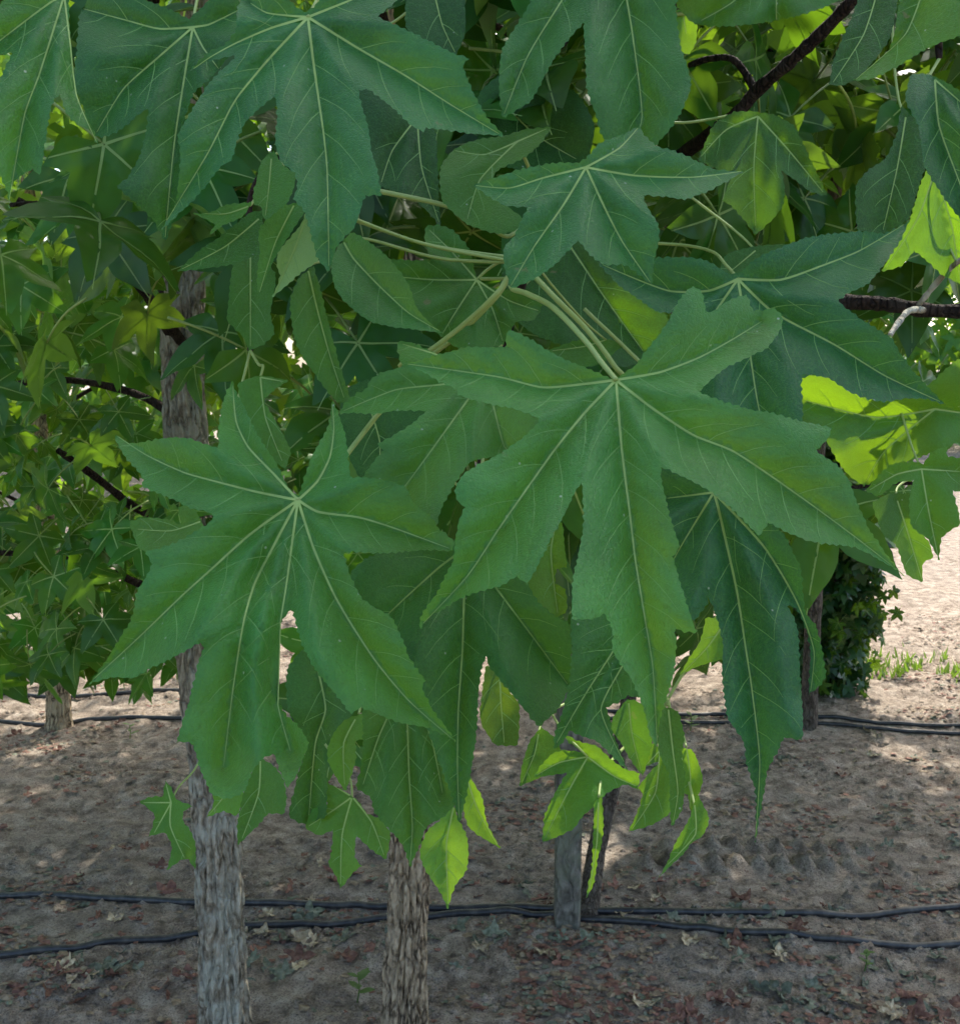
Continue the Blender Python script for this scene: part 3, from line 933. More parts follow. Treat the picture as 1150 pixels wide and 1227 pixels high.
FILL = []
for k in range(6):
    V, Fc, idx = generic_leaf_geo(100 + k, True)
    me = bpy.data.meshes.new('leaf')
    me.from_pydata(V, [], Fc)
    me.polygons.foreach_set('use_smooth', [True] * len(Fc))
    for m in ('leaf_fill', 'vein', 'petiole'):
        me.materials.append(M[m])
    me.polygons.foreach_set('material_index', idx)
    me.update()
    FILL.append(me)
LOW = [generic_leaf_geo(300 + k, False)[:2] for k in range(6)]


def leaf_matrix(p, size, rs, face_cam=0.6, hang=0.75):
    """a leaf that hangs from its stalk: middle lobe down and outwards, upper side to the light"""
    az = rs.uniform(0, 2 * math.pi)
    dn = Vector((math.cos(az) * .7, math.sin(az) * .7, -hang + rs.uniform(-.35, .45))).normalized()
    nr = Vector((rs.uniform(-.7, .7), rs.uniform(-.7, .7) - face_cam, rs.uniform(.35, 1.0)))
    nr = (nr - dn * nr.dot(dn)).normalized()
    x = dn.cross(nr)
    m = Matrix((x, dn, nr)).transposed().to_4x4()
    return Matrix.Translation(p) @ m @ Matrix.Scale(size, 4)


LIT = []          # places the photograph shows in direct sun: the crowns above leave gaps there


def in_gap(p, r):
    for c, rr in LIT:
        v = p - c
        t = v.dot(SUN)
        if t > 0.04 and (v - SUN * t).length < rr + r:
            return True
    return False


def near_cam(p, r):
    return (p - CAM).length < r


def fill_leaf(parent, p, size, rs, tint=None, fresh=False, **kw):
    o = bpy.data.objects.new('leaf', rs.choice(FILL))
    col.objects.link(o)
    o.parent = parent
    o.matrix_parent_inverse = PINV[parent.name]
    o.matrix_basis = leaf_matrix(p, size, rs, **kw)
    t = rs.uniform(.6, 1.15) if fresh else rs.uniform(.4, .9)  # inner leaves tinted darker as painted shade, backlit ones brighter
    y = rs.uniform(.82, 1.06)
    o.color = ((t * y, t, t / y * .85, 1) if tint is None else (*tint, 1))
    return o


def foliage(name, parent, items, rs, kind='stuff', mat='leaf_far', **kw):
    """many leaves in one mesh"""
    Vs, Fs, n = [], [], 0
    for p, size in items:
        V, Fc = LOW[rs.randrange(len(LOW))]
        mtx = leaf_matrix(p, size, rs, **kw)
        A = np.array(V)
        A = A @ np.array(mtx.to_3x3()).T + np.array(mtx.translation)
        Vs.append(A)
        Fs += [tuple(n + i for i in f) for f in Fc]
        n += len(V)
    if not Vs:
        return None
    o = mesh_obj(name, np.vstack(Vs).tolist(), Fs, M[mat], parent)
    if kind:
        o['kind'] = kind
    return o


# ------------------------------------------------------------------ trunks and branches
def trunk(parent, path, r0, r1, mat, furrow=0.010, nseg=260, nring=110, seed=0, lobes=13):
    pts = spline(path, max(4, nseg // (len(path) - 1)))
    n = len(pts)
    V, Fc = [], []
    for i, p in enumerate(pts):
        t = i / (n - 1)
        r = r0 + (r1 - r0) * t + 0.016 * math.exp(-t * 22)
        for k in range(nring):
            a = 2 * math.pi * k / nring
            d = Vector((math.cos(a), math.sin(a), 0))
            q = Vector((d.x * 2.2, d.y * 2.2, p.z * 1.6 + seed))
            wob = noise.noise(q * 1.0) * .004
            warp = noise.noise(Vector((d.x * 1.4, d.y * 1.4, p.z * 5 + seed))) * 0.7
            an = a + warp * .30
            rid = noise.noise(Vector((math.cos(an) * lobes * .27, math.sin(an) * lobes * .27, p.z * 8.5 + seed)))
            rid2 = noise.noise(Vector((math.cos(an) * lobes * .5 + 9, math.sin(an) * lobes * .5, p.z * 15.0 + seed)))
            f = -furrow * (math.exp(-(rid / .17) ** 2) + .5 * math.exp(-(rid2 / .14) ** 2)) + furrow * .5 * abs(rid)
            f += furrow * .22 * noise.noise(Vector((d.x * 16, d.y * 16, p.z * 45 + seed)))
            V.append(p + d * (r + wob + f))
        if i:
            for k in range(nring):
                k2 = (k + 1) % nring
                b = i * nring
                Fc.append((b - nring + k, b - nring + k2, b + k2, b + k))
    Fc.append(tuple((n - 1) * nring + k for k in range(nring)))
    return mesh_obj('trunk', V, Fc, mat, parent)


def branch(parent, path, r0, r1, mat='twig', n=9, per=7, knots=0.0):
    pts = spline(path, per)
    rad = lerp_list(r0, r1, len(pts))
    rs = random.Random(str(path[0]))
    rad = [r * (1 + rs.uniform(-.12, .16)) for r in rad]
    V, Fc = tube_geo(pts, rad, n)
    return mesh_obj('branch', V, Fc, M[mat], parent)


def below(px, py, d):
    p = at(px, py, d)
    return Vector((p.x, p.y, ground_h(p.x, p.y) - 0.03))


def col_up(px_low, py_low, d_low, pts):
    """trunk path from the ground through the given (px, py, distance) points"""
    return [below(px_low, py_low, d_low)] + [at(*q) for q in pts]


# tree whose leafy bough fills the view
b0 = on_ground(483, 1268)
t_main = empty('sweetgum_tree', (b0.x, b0.y, 0))
tag(t_main, 'sweetgum tree with furrowed brown trunk and large star shaped leaves on a drooping bough', 'tree')
dm = project(Vector((b0.x, b0.y, 0)))[2]
top = Vector((b0.x + .01, b0.y + .06, 3.6))
trunk(t_main, [Vector((b0.x, b0.y, -.04)), at_y(485, 1180, b0.y + .005), at_y(487, 1110, b0.y + .008), at_y(490, 1030, b0.y + .012), at_y(491, 800, b0.y + .03), at_y(492, 400, b0.y + .05), Vector((b0.x + .02, b0.y + .06, 3.6))], .050, .034, M['bark'], .012, nseg=330, seed=3)
b1 = on_ground(270, 1262)
t_left = empty('sweetgum_tree', (b1.x, b1.y, 0))
tag(t_left, 'sweetgum tree with pale grey lichened trunk leaning slightly beside the furrowed trunk', 'tree')
d1 = project(Vector((b1.x, b1.y, 0)))[2]
trunk(t_left, [Vector((b1.x, b1.y, -.04)), at_y(266, 1120, b1.y + .01), at_y(257, 960, b1.y + .03), at_y(238, 780, b1.y + .07), at_y(221, 500, b1.y + .15), at_y(219, 350, b1.y + .2), at_y(236, 200, b1.y + .24), at_y(240, -20, b1.y + .28), Vector((b1.x, b1.y + .3, 3.7))], .052, .038, M['bark_grey'], .0085, nseg=360, seed=21)
b2 = on_ground(70, 866)
t_back = empty('sweetgum_tree', (b2.x, b2.y, 0))
tag(t_back, 'sweetgum tree with short visible trunk and leaves hanging to the far hoses', 'tree')
d2 = project(Vector((b2.x, b2.y, 0)))[2]
trunk(t_back, [Vector((b2.x, b2.y, -.04)), b2 + Vector((.01, 0, .4)), b2 + Vector((.0, .02, 1.4)), b2 + Vector((.05, 0, 3.4))], .052, .035, M['bark'], .006, nseg=60, nring=30, seed=33)
b3 = on_ground(702, 1104)
t_lean = empty('sweetgum_tree', (b3.x, b3.y, 0))
tag(t_lean, 'young sweetgum tree with thin dark trunk leaning away from the wooden stake', 'tree')
d3 = project(Vector((b3.x, b3.y, 0)))[2]
trunk(t_lean, [Vector((b3.x, b3.y, -.04)), at(712, 1035, d3 + .1), at(728, 960, d3 + .17), at(745, 880, d3 + .25), at(770, 700, d3 + .45), b3 + Vector((.2, .05, 2.2)), b3 + Vector((.22, .1, 3.3))], .027, .022, M['bark_slim'], .003, nseg=80, nring=24, seed=44)
b4 = on_ground(968, 872)
t_right = empty('sweetgum_tree', (b4.x, b4.y, 0))
tag(t_right, 'slim sweetgum tree with straight brown trunk in front of the leafy bush', 'tree')
d4 = project(Vector((b4.x, b4.y, 0)))[2]
trunk(t_right, [Vector((b4.x, b4.y, -.04)), b4 + Vector((0, 0, .5)), b4 + Vector((-.005, .02, 1.2)), b4 + Vector((.03, 0, 3.4))], .034, .026, M['bark_slim'], .003, nseg=60, nring=24, seed=55)

# ------------------------------------------------------------------ wooden stake beside the leaning stem
sb = on_ground(679, 1106)
stake = empty('wooden_stake', (sb.x, sb.y, 0))
tag(stake, 'weathered grey square wooden stake driven in beside the leaning stem', 'stake')


def stake_post():
    V, Fc = [], []
    h, w = 1.15, .034
    prof = [(-1, -.86), (-.86, -1), (.86, -1), (1, -.86), (1, .86), (.86, 1), (-.86, 1), (-1, .86)]
    ringn = 24
    for i in range(ringn):
        z = -.05 + (h + .05) * i / (ringn - 1)
        for x, y in prof:
            k = noise.noise(Vector((x * 3, y * 3, z * 6))) * .0022
            V.append(Vector((sb.x + (x * w + k), sb.y + (y * w + k), z)))
        if i:
            for k in range(8):
                k2 = (k + 1) % 8
                Fc.append(((i - 1) * 8 + k, (i - 1) * 8 + k2, i * 8 + k2, i * 8 + k))
    Fc.append(tuple((ringn - 1) * 8 + k for k in range(8)))
    return V, Fc


V, Fc = stake_post()
mesh_obj('post', V, Fc, M['stake'], stake, smooth=False)

# ------------------------------------------------------------------ branches of the near tree and its leaves
TWIGS = []


def twig(path, r0, r1, **kw):
    TWIGS.extend(spline(path, 7))
    return branch(t_main, path, r0, r1, **kw)


twig([Vector((b0.x + .012, b0.y + .04, 1.78)), at(620, 80, 1.7), at(740, 60, 1.1), at(755, 140, .80), at(700, 240, .66), at(640, 290, .60), at(620, 314, .586)], .010, .0026)
twig([at(640, 290, .60), at(590, 470, .70), at(560, 620, .74), at(480, 780, .76), at(400, 840, .77), at(330, 880, .76)], .0026, .0016)
twig([at(560, 620, .74), at(650, 760, .76), at(740, 815, .74), at(800, 838, .70)], .0022, .0016)
twig([at(1004, 362, .95), at(1040, 440, .97), at(1110, 470, .93), at(1130, 540, .90)], .003, .0018)
twig([at(1040, -20, .92), at(1065, -60, .74), at(1115, -40, .66), at(1125, 70, .66)], .004, .002)
twig([at(430, -95, .66), at(420, 60, .74), at(350, 175, .69), at(300, 240, .74), at(300, 420, .72)], .003, .0018)
twig([at(740, 60, 1.1), at(735, -20, .95), at(735, -140, .70)], .006, .003)
twig([Vector((b0.x + .012, b0.y + .04, 2.05)), at(440, -40, 1.3), at(420, -100, .85), at(430, -95, .66)], .009, .003)
twig([at(440, -40, 1.3), at(330, -60, 1.0), at(250, -70, .76), at(130, -125, .70)], .006, .003)
# the dark bough at upper right
twig([Vector((b0.x + .012, b0.y + .04, 1.62)), at(640, 280, 1.8), at(760, 220, 1.35), at(868, 148, 1.12), at(905, 110, 1.07), at(945, 75, 1.02), at(985, 38, .98), at(1040, -20, .92)], .0085, .0055)
twig([at(905, 108, 1.07), at(880, 72, 1.08), at(850, 70, 1.10), at(826, 78, 1.12)], .004, .003)
twig([at(800, 420, 1.5), at(920, 365, 1.15), at(1004, 362, .95), at(1060, 364, .92), at(1120, 372, .90), at(1220, 372, .88)], .0075, .006)
twig([at(1112, 372, .905), at(1090, 372, .88), at(1075, 388, .86), at(1066, 402, .85)], .0028, .0022, mat='bark_grey')
twig([at(1100, 366, .90), at(1125, 335, .88), at(1150, 312, .86), at(1180, 300, .85)], .0025, .002, mat='bark_grey')

PET = {k: (p, w) for k, p, w in STALKS}
for nm in LEAVES:
    o, hub, d0 = traced_leaf(nm, t_main)
    kw = LEAVES[nm][6]
    rs = random.Random(nm)
    if nm in PET:
        path, w = PET[nm]
        tri = parse(path)
        pts = [at(*q) for q in tri]
        w *= .00066
    else:
        w = .00085
        d = d0
        h0 = at(hub[0], hub[1], d + .001)
        cand = [q for q in TWIGS if project(q)[2] > d + .012]
        e = min(cand, key=lambda q: (q - h0).length)
        if (e - h0).length > .2:
            e = h0 + _f * .07 + Vector((rs.uniform(-.02, .02), 0, .03))
        pts = [h0, h0 + _f * .012 + (e - h0) * .12 + Vector((0, 0, .006)), h0.lerp(e, .55) + _f * .012, e]
    sp = spline(pts, 8)
    V, Fc = tube_geo(sp, lerp_list(w * .9, w * 1.25, len(sp)), 8)
    mesh_obj('petiole', V, Fc, M['petiole'], o)
    if kw.get('lit'):
        c = parse(LEAVES[nm][4]).mean(0)
        LIT.append((at(c[0], c[1], d0), .045 * d0 / .6 * (np.ptp(parse(LEAVES[nm][4]), axis=0).max() / 120)))
# sunny places on the ground
for q in [(30, 830), (110, 848), (200, 850), (1120, 640), (1080, 700), (1120, 730), (1110, 780), (1140, 600), (1060, 850), (1130, 850)]:
    LIT.append((on_ground(*q), .09))
LIT.append((at(748, 846, 3.4), .05))
for q in [(1085, 905, .05), (40, 900, .03)]:
    LIT.append((on_ground(q[0], q[1]), q[2]))


def scatter(parent, n, box, dr, size, seed, lean=None, tint=None, avoid=None, gap=.5):
    rs = random.Random(seed)
    k = tries = 0
    while k < n and tries < n * 12:
        tries += 1
        px, py = rs.uniform(box[0], box[2]), rs.uniform(box[1], box[3])
        d = rs.uniform(*dr)
        if avoid and avoid(px, py, d, rs):
            continue
        p = at(px, py, d)
        s = rs.uniform(*size)
        if p.z < s * .9 + .02 or in_gap(p, s * gap):
            continue
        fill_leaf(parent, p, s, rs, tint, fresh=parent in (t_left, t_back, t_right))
        k += 1


def right_open(px, py, d, rs):
    return (px > 1000 and py > 520) or (py > 300 and px > 940 and rs.random() < .45)


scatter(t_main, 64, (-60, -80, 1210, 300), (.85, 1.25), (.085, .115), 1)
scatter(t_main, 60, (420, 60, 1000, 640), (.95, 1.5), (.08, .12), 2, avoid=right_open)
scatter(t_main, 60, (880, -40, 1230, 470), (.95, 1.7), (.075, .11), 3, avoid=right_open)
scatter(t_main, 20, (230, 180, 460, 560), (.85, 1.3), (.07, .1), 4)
def trunk_clear(px, py, d, rs):
    return 165 < px < 285 and 180 < py < 560 and rs.random() < .72


scatter(t_left, 20, (-60, 190, 190, 420), (1.25, 1.7), (.07, .10), 51)
scatter(t_left, 195, (-90, 230, 430, 700), (1.6, 2.5), (.06, .09), 5, avoid=trunk_clear)
scatter(t_left, 50, (-60, 600, 215, 800), (1.7, 2.5), (.06, .09), 6)
scatter(t_left, 16, (380, 640, 470, 900), (1.2, 1.8), (.07, .1), 61)
scatter(t_back, 230, (-120, 330, 260, 790), (2.7, 4.1), (.08, .115), 7)
scatter(t_back, 22, (-40, 760, 225, 822), (2.4, 3.4), (.085, .12), 71)
scatter(t_back, 40, (-60, 620, 210, 800), (2.6, 3.6), (.08, .115), 72)
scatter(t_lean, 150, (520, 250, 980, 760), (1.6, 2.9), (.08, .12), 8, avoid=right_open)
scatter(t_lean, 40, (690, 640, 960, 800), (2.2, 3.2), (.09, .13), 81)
scatter(t_right, 110, (760, 150, 1200, 560), (2.6, 4.2), (.09, .13), 9)
scatter(t_right, 14, (1000, 560, 1100, 640), (2.6, 4.2), (.08, .11), 91)

# crowns above: leaves too many to count, they shade the row
rs = random.Random(77)
crown = {t.name: [] for t in (t_main, t_left, t_back, t_lean, t_right)}
owners = [(t_main, b0), (t_left, b1), (t_back, b2), (t_lean, b3), (t_right, b4)]


def crown_leaf(p, s):
    if in_gap(p, s * .6):
        return
    t = min(owners, key=lambda w: (w[1].x - p.x) ** 2 + (w[1].y - p.y) ** 2)[0]
    crown[t.name].append((p, s))


for k in range(11000):
    y = rs.uniform(1.1, 6.2)
    x = rs.uniform(-3.2, 2.3 if y < 4.3 else 1.4)
    zlo = 1.5 + .36 * y if y < 3.6 else 2.1
    if x < -.8 and y > 2.4 and rs.random() < .72:
        continue
    p = Vector((x, y, rs.uniform(max(zlo, 1.95), 3.9)))
    crown_leaf(p, rs.uniform(.08, .13))
for k in range(1500):
    # lower skirts of the crowns between the rows
    px, py = rs.uniform(-150, 1000), rs.uniform(-60, 560)
    d = rs.uniform(2.6, 5.4)
    if px > 960:
        continue
    p = at(px, py, d)
    if p.z > .7:
        crown_leaf(p, rs.uniform(.08, .12))
for k in range(1500):
    # leaves added out of view on the sun rays, to shade the near leaves
    p = at(rs.uniform(-80, 1200), rs.uniform(-150, 1000), rs.uniform(.42, .75)) + SUN * rs.uniform(.8, 2.0)
    u = project(p)
    if 0 < u[0] < 1150 and u[1] > -90:
        continue
    crown_leaf(p, rs.uniform(.08, .13))
for k in range(2600):
    p = Vector((rs.uniform(1.2, 3.8), rs.uniform(3.2, 6.4), rs.uniform(2.25, 3.9)))
    crown_leaf(p, rs.uniform(.08, .13))
for k in range(3300):
    # leaves added along the sun rays, to shade the soil between the rows
    g_ = on_ground(rs.uniform(-60, 1210), rs.uniform(868, 1260))
    h_ = rs.uniform(2.3, 4.2)
    crown_leaf(g_ + SUN * (h_ / SUN.z), rs.uniform(.09, .14))
for t, _ in owners:
    foliage('foliage', t, crown[t.name], rs)
# limbs that carry the crowns
for t, b, dsc in ((t_main, b0, 9), (t_left, b1, 9), (t_back, b2, 9), (t_lean, b3, 7), (t_right, b4, 7)):
    r2 = random.Random(t.name)
    for k in range(dsc):
        z = r2.uniform(.75, 2.7)
        a = r2.uniform(.15 * math.pi, .85 * math.pi) if t in (t_main,) else r2.uniform(0, 2 * math.pi)
        L = r2.uniform(.5, 1.1)
        p0 = Vector((b.x, b.y + .02, z))
        if t is t_left:
            p0 = Vector((b.x - .1, b.y + .16, z))
        dv = Vector((math.cos(a), math.sin(a), 0))
        branch(t, [p0, p0 + dv * L * .4 + Vector((0, 0, L * .22)), p0 + dv * L * .8 + Vector((0, 0, L * .30)), p0 + dv * L + Vector((0, 0, L * .28))], .010, .003, n=6, per=4)
# dark limbs seen at left
branch(t_left, [at_y(225, 420, b1.y + .18), at(160, 332, 1.95), at(120, 300, 1.8), at(85, 278, 1.75), at(20, 240, 1.7)], .011, .007)
branch(t_left, [at_y(225, 520, b1.y + .16), at(190, 485, 2.25), at(135, 464, 2.25), at(60, 455, 2.25), at(-30, 470, 2.2)], .010, .006)
branch(t_left, [at_y(230, 640, b1.y + .12), at(165, 610, 2.2), at(138, 590, 2.1), at(110, 568, 2.0), at(70, 540, 1.9)], .010, .006)

# ------------------------------------------------------------------ leafy bush behind the slim tree
bb = on_ground(1015, 850)
bb = Vector((bb.x, bb.y + .35, 0))
bush = empty('leafy_bush', (bb.x, bb.y, 0))
tag(bush, 'dense dark leafy bush at the edge of the sunny sandy path', 'bush')
rs = random.Random(5)
for k in range(7):
    a = rs.uniform(0, 2 * math.pi)
    branch(bush, [Vector((bb.x + .05 * math.cos(a), bb.y + .05 * math.sin(a), -.02)), Vector((bb.x + .14 * math.cos(a), bb.y + .14 * math.sin(a), .5)), Vector((bb.x + .2 * math.cos(a), bb.y + .2 * math.sin(a), 1.1))], .008, .003, n=6, per=4)
def bush_r(z, a):
    base = .27 - .05 * math.sin(z * 4.2) if z < 1.0 else .30 - (z - 1.0) * .35
    return max(.05, base * (1 + .55 * noise.noise(Vector((math.cos(a) * 1.6, math.sin(a) * 1.6, z * 3.4)))))


inner = []
for k in range(3000):
    z = rs.uniform(.02, 1.4)
    a = rs.uniform(0, 2 * math.pi)
    r = bush_r(z, a) * math.sqrt(rs.random())
    inner.append((Vector((bb.x + r * math.cos(a), bb.y + r * math.sin(a), z)), rs.uniform(.04, .07)))
foliage('foliage', bush, inner, rs, mat='leaf_bush')
for k in range(150):
    z = rs.uniform(.1, 1.45)
    a = rs.uniform(-math.pi, .2)
    r = bush_r(z, a) * rs.uniform(.9, 1.3)
    t = rs.uniform(.3, .7)
    fill_leaf(bush, Vector((bb.x + r * math.cos(a), bb.y + r * math.sin(a), z)), rs.uniform(.035, .065), rs, tint=(t, t, t * .8))

# ------------------------------------------------------------------ far rows of trees that read as one mass
rs = random.Random(8)
far = []
for k in range(15000):
    x = rs.uniform(-16, 16)
    y = rs.uniform(11, 19)
    if x > 2.5 + .1 * y and y < 16.5:
        continue
    n_ = noise.noise(Vector((x * .5, y * .5, 3)))
    z = rs.uniform(.25, 6.0) ** 1.0
    if noise.noise(Vector((x * .8, y * .4, z * .8))) < -.25:
        continue
    far.append((Vector((x, y, z)), rs.uniform(.16, .30)))
for k in range(8000):
    far.append((Vector((rs.uniform(1.5, 20), rs.uniform(17, 21), rs.uniform(.2, 9.5))), rs.uniform(.2, .36)))
for k in range(4000):
    far.append((Vector((rs.uniform(-18, 2), rs.uniform(15, 20), rs.uniform(5, 9.5))), rs.uniform(.2, .36)))
wood = foliage('far_wood', None, far, rs, kind='stuff')
tag(wood, 'far mass of sunlit green foliage behind the tree rows', 'trees')
mid = []
for k in range(2600):
    x = rs.uniform(-6, .6)
    y = rs.uniform(6.2, 8.6)
    z = rs.uniform(.5, 3.6)
    if noise.noise(Vector((x * 1.1, y, z * 1.1 + 5))) < .08:
        continue
    mid.append((Vector((x, y, z)), rs.uniform(.10, .15)))
row = foliage('tree_row_foliage', None, mid, rs, kind='stuff')
tag(row, 'band of green leaves of the next tree row beyond the far hoses', 'trees')

side = []
for k in range(5200):
    x = rs.choice((-1, 1)) * rs.uniform(2.6, 6.5)
    y = rs.uniform(1.0, 4.6)
    z = rs.uniform(.6, 3.9)
    if abs(x) < .50 * y + .75 or (x > 0 and y > 3.4):
        continue
    side.append((Vector((x, y, z)), rs.uniform(.09, .14)))
row2 = foliage('tree_row_foliage', None, side, rs, kind='stuff')
tag(row2, 'leaves of the same tree row continuing to both sides', 'trees')
back = []  # leaf screen added behind the camera, unseen, to block low sky light
for k in range(3500):
    x, y, z = rs.uniform(-8, 8), rs.uniform(-7.5, -5.5), rs.uniform(.2, 2.4)
    back.append((Vector((x, y, z)), rs.uniform(.09, .14)))
row3 = foliage('tree_row_foliage', None, back, rs, kind='stuff')
tag(row3, 'added unseen leaves behind the camera that screen off the low sky', 'trees')

# ------------------------------------------------------------------ irrigation hoses
def hose_material():
    m, nt, out = new_mat('hose_plastic')
    g = NT(nt)
    pos = g.n('ShaderNodeNewGeometry').outputs['Position']
    c = g.mix(g.ramp(g.noise(pos, 40, 4), [(0.45, (0, 0, 0)), (0.75, (1, 1, 1))]), (0.016, 0.017, 0.02), (0.075, 0.068, 0.06))
    p = g.n('ShaderNodeBsdfPrincipled')
    g.l(c, p.inputs['Base Color'])
    p.inputs['Roughness'].default_value = 0.38
    g.l(p.outputs[0], out.inputs['Surface'])
    return m


M['hose'] = hose_material()


def hose(path, r, label, lift=.6):
    q = [on_ground(*t) for t in path]
    q = spline([Vector((p.x, p.y, 0)) for p in q], 14)
    pts = []
    for i, p in enumerate(q):
        pts.append(Vector((p.x, p.y, ground_h(p.x, p.y) + r * lift)))
    sm = [Vector((pts[i].x, pts[i].y, sum(pts[j].z for j in range(max(0, i - 3), min(len(pts), i + 4))) / (min(len(pts), i + 4) - max(0, i - 3)) + .002)) for i in range(len(pts))]
    V, Fc = tube_geo(sm, [r] * len(sm), 12)
    o = mesh_obj('irrigation_hose', V, Fc, M['hose'])
    return tag(o, label, 'hose', 'black irrigation hoses on the soil')


hose([(-160, 1066), (-40, 1073), (100, 1081), (240, 1088), (400, 1090), (460, 1090), (520, 1091), (660, 1093), (760, 1098), (900, 1102), (1000, 1101), (1090, 1091), (1200, 1078), (1350, 1066)], .0095, 'black irrigation hose crossing behind both near trunks and bowing away at one end')
hose([(-160, 1176), (-40, 1161), (0, 1153), (80, 1146), (150, 1133), (230, 1122), (330, 1111), (400, 1108), (460, 1104), (520, 1099), (600, 1098), (660, 1100), (700, 1104), (800, 1116), (860, 1124), (950, 1130), (1030, 1134), (1200, 1128), (1350, 1120)], .0095, 'black irrigation hose that touches the foot of the wooden stake and sags through dry leaves')
hose([(-120, 832), (0, 833), (60, 834), (150, 834), (240, 834), (360, 836), (470, 836)], .009, 'black irrigation hose running behind the short far trunk')
hose([(-120, 858), (0, 861), (60, 864), (120, 861), (210, 863), (330, 864), (470, 866)], .009, 'black irrigation hose lying in front of the short far trunk')
hose([(700, 858), (850, 858), (975, 864), (1040, 869), (1100, 872), (1200, 876), (1350, 880)], .0085, 'black irrigation hose farther from the slim trunk of a close pair')
hose([(700, 866), (850, 868), (975, 871), (1040, 876), (1100, 880), (1200, 884), (1350, 890)], .0085, 'black irrigation hose nearer the slim trunk of a close pair')

# ------------------------------------------------------------------ fallen leaves
def dry_geo(seed):
    rs = random.Random(seed)
    V, Fc, idx = generic_leaf_geo(500 + seed, True)
    keep = [f for f, i in zip(Fc, idx) if i == 0]
    used = sorted({i for f in keep for i in f})
    mp = {v: k for k, v in enumerate(used)}
    ax = rs.uniform(0, math.pi)
    crl = rs.uniform(1.2, 2.4)
    out = []
    for i in used:
        x, y, z = V[i]
        u = x * math.cos(ax) + y * math.sin(ax)
        w = -x * math.sin(ax) + y * math.cos(ax)
        # roll up along one axis and crumple
        th = u * crl
        zz = (1 - math.cos(th)) / crl + z * .4
        uu = math.sin(th) / crl
        nz = noise.noise(Vector((x * 3.5, y * 3.5, seed))) * .22
        out.append((uu * math.cos(ax) - w * math.sin(ax), uu * math.sin(ax) + w * math.cos(ax), zz + nz))
    zmin = min(o[2] for o in out)
    out = [(a, b, c - zmin - .05) for a, b, c in out]
    return out, [tuple(mp[i] for i in f) for f in keep]


def dry_material(name, a, b, c):
    m, nt, out = new_mat(name)
    g = NT(nt)
    pos = g.n('ShaderNodeNewGeometry').outputs['Position']
    k = g.noise(pos, 75, 4, 0.6)
    cc = g.ramp(k, [(.3, a), (.5, b), (.72, c)])
    oi = g.n('ShaderNodeObjectInfo')
    cc = g.mix(1.0, cc, oi.outputs['Color'], 'MULTIPLY')
    p = g.n('ShaderNodeBsdfPrincipled')
    g.l(cc, p.inputs['Base Color'])
    p.inputs['Roughness'].default_value = .75
    p.inputs['Specular IOR Level'].default_value = .3
    g.l(p.outputs[0], out.inputs['Surface'])
    return m


KINDS = {
    'red': (dry_material('dry_red', (.09, .04, .03), (.18, .085, .058), (.30, .17, .115)), 'crumpled red brown fallen leaf', 'red brown fallen leaves'),
    'tan': (dry_material('dry_tan', (.20, .14, .08), (.37, .29, .18), (.55, .47, .33)), 'curled pale tan fallen leaf', 'pale tan fallen leaves'),
    'grey': (dry_material('dry_grey', (.06, .07, .045), (.13, .14, .095), (.22, .23, .17)), 'withered grey green fallen leaf', 'grey green fallen leaves'),
}
DRY = {}
for kd in KINDS:
    DRY[kd] = []
    for s_ in range(5):
        V, Fc = dry_geo(s_ + 10 * len(DRY))
        me = bpy.data.meshes.new('fallen_leaf')
        me.from_pydata(V, [], Fc)
        me.materials.append(KINDS[kd][0])
        me.update()
        DRY[kd].append(me)
CL = [(60, 1190, 'red', 10), (110, 1180, 'tan', 7), (210, 1190, 'red', 6), (150, 1170, 'grey', 6), (110, 1058, 'red', 5), (190, 1042, 'red', 6), (150, 1110, 'red', 6),
      (330, 1118, 'grey', 9), (355, 1140, 'tan', 8), (395, 1115, 'grey', 6), (360, 1045, 'red', 5), (330, 1085, 'tan', 4), (410, 1150, 'red', 5), (600, 1060, 'grey', 6),
      (620, 1070, 'red', 6), (560, 1130, 'grey', 8), (650, 1150, 'red', 8), (700, 1130, 'grey', 5), (740, 1065, 'red', 7), (770, 1085, 'tan', 4), (790, 1075, 'red', 5), (860, 1105, 'grey', 7),
      (910, 1140, 'grey', 8), (930, 1120, 'grey', 6), (860, 1140, 'tan', 4), (980, 1135, 'red', 4), (1040, 1085, 'red', 5), (1090, 1160, 'grey', 6), (1100, 1040, 'red', 5), (1120, 1010, 'grey', 6),
      (770, 1210, 'red', 10), (850, 1215, 'red', 9), (1120, 1215, 'red', 7), (1030, 1215, 'tan', 5), (960, 1200, 'grey', 8), (690, 1200, 'red', 5), (880, 920, 'grey', 8), (900, 905, 'grey', 6),
      (1050, 900, 'tan', 8), (1000, 905, 'red', 5), (1100, 880, 'grey', 6), (60, 875, 'red', 4), (180, 870, 'red', 4), (240, 930, 'red', 3), (100, 950, 'red', 3), (420, 1060, 'red', 5), (300, 1170, 'grey', 4)]
MARKS = [(b0.x, b0.y, 'beside the furrowed trunk'), (b1.x, b1.y, 'beside the pale grey trunk'), (sb.x, sb.y, 'near the wooden stake'), (b4.x, b4.y, 'near the slim trunk'),
         (b2.x, b2.y, 'near the short far trunk'), (1.0, 3.1, 'by the tyre tread marks'), (1.0, 2.55, 'along the bowed hoses'), (.55, 2.1, 'on the open soil before the hoses'), (-.7, 2.2, 'beside the sagging hose end')]
rs = random.Random(31)
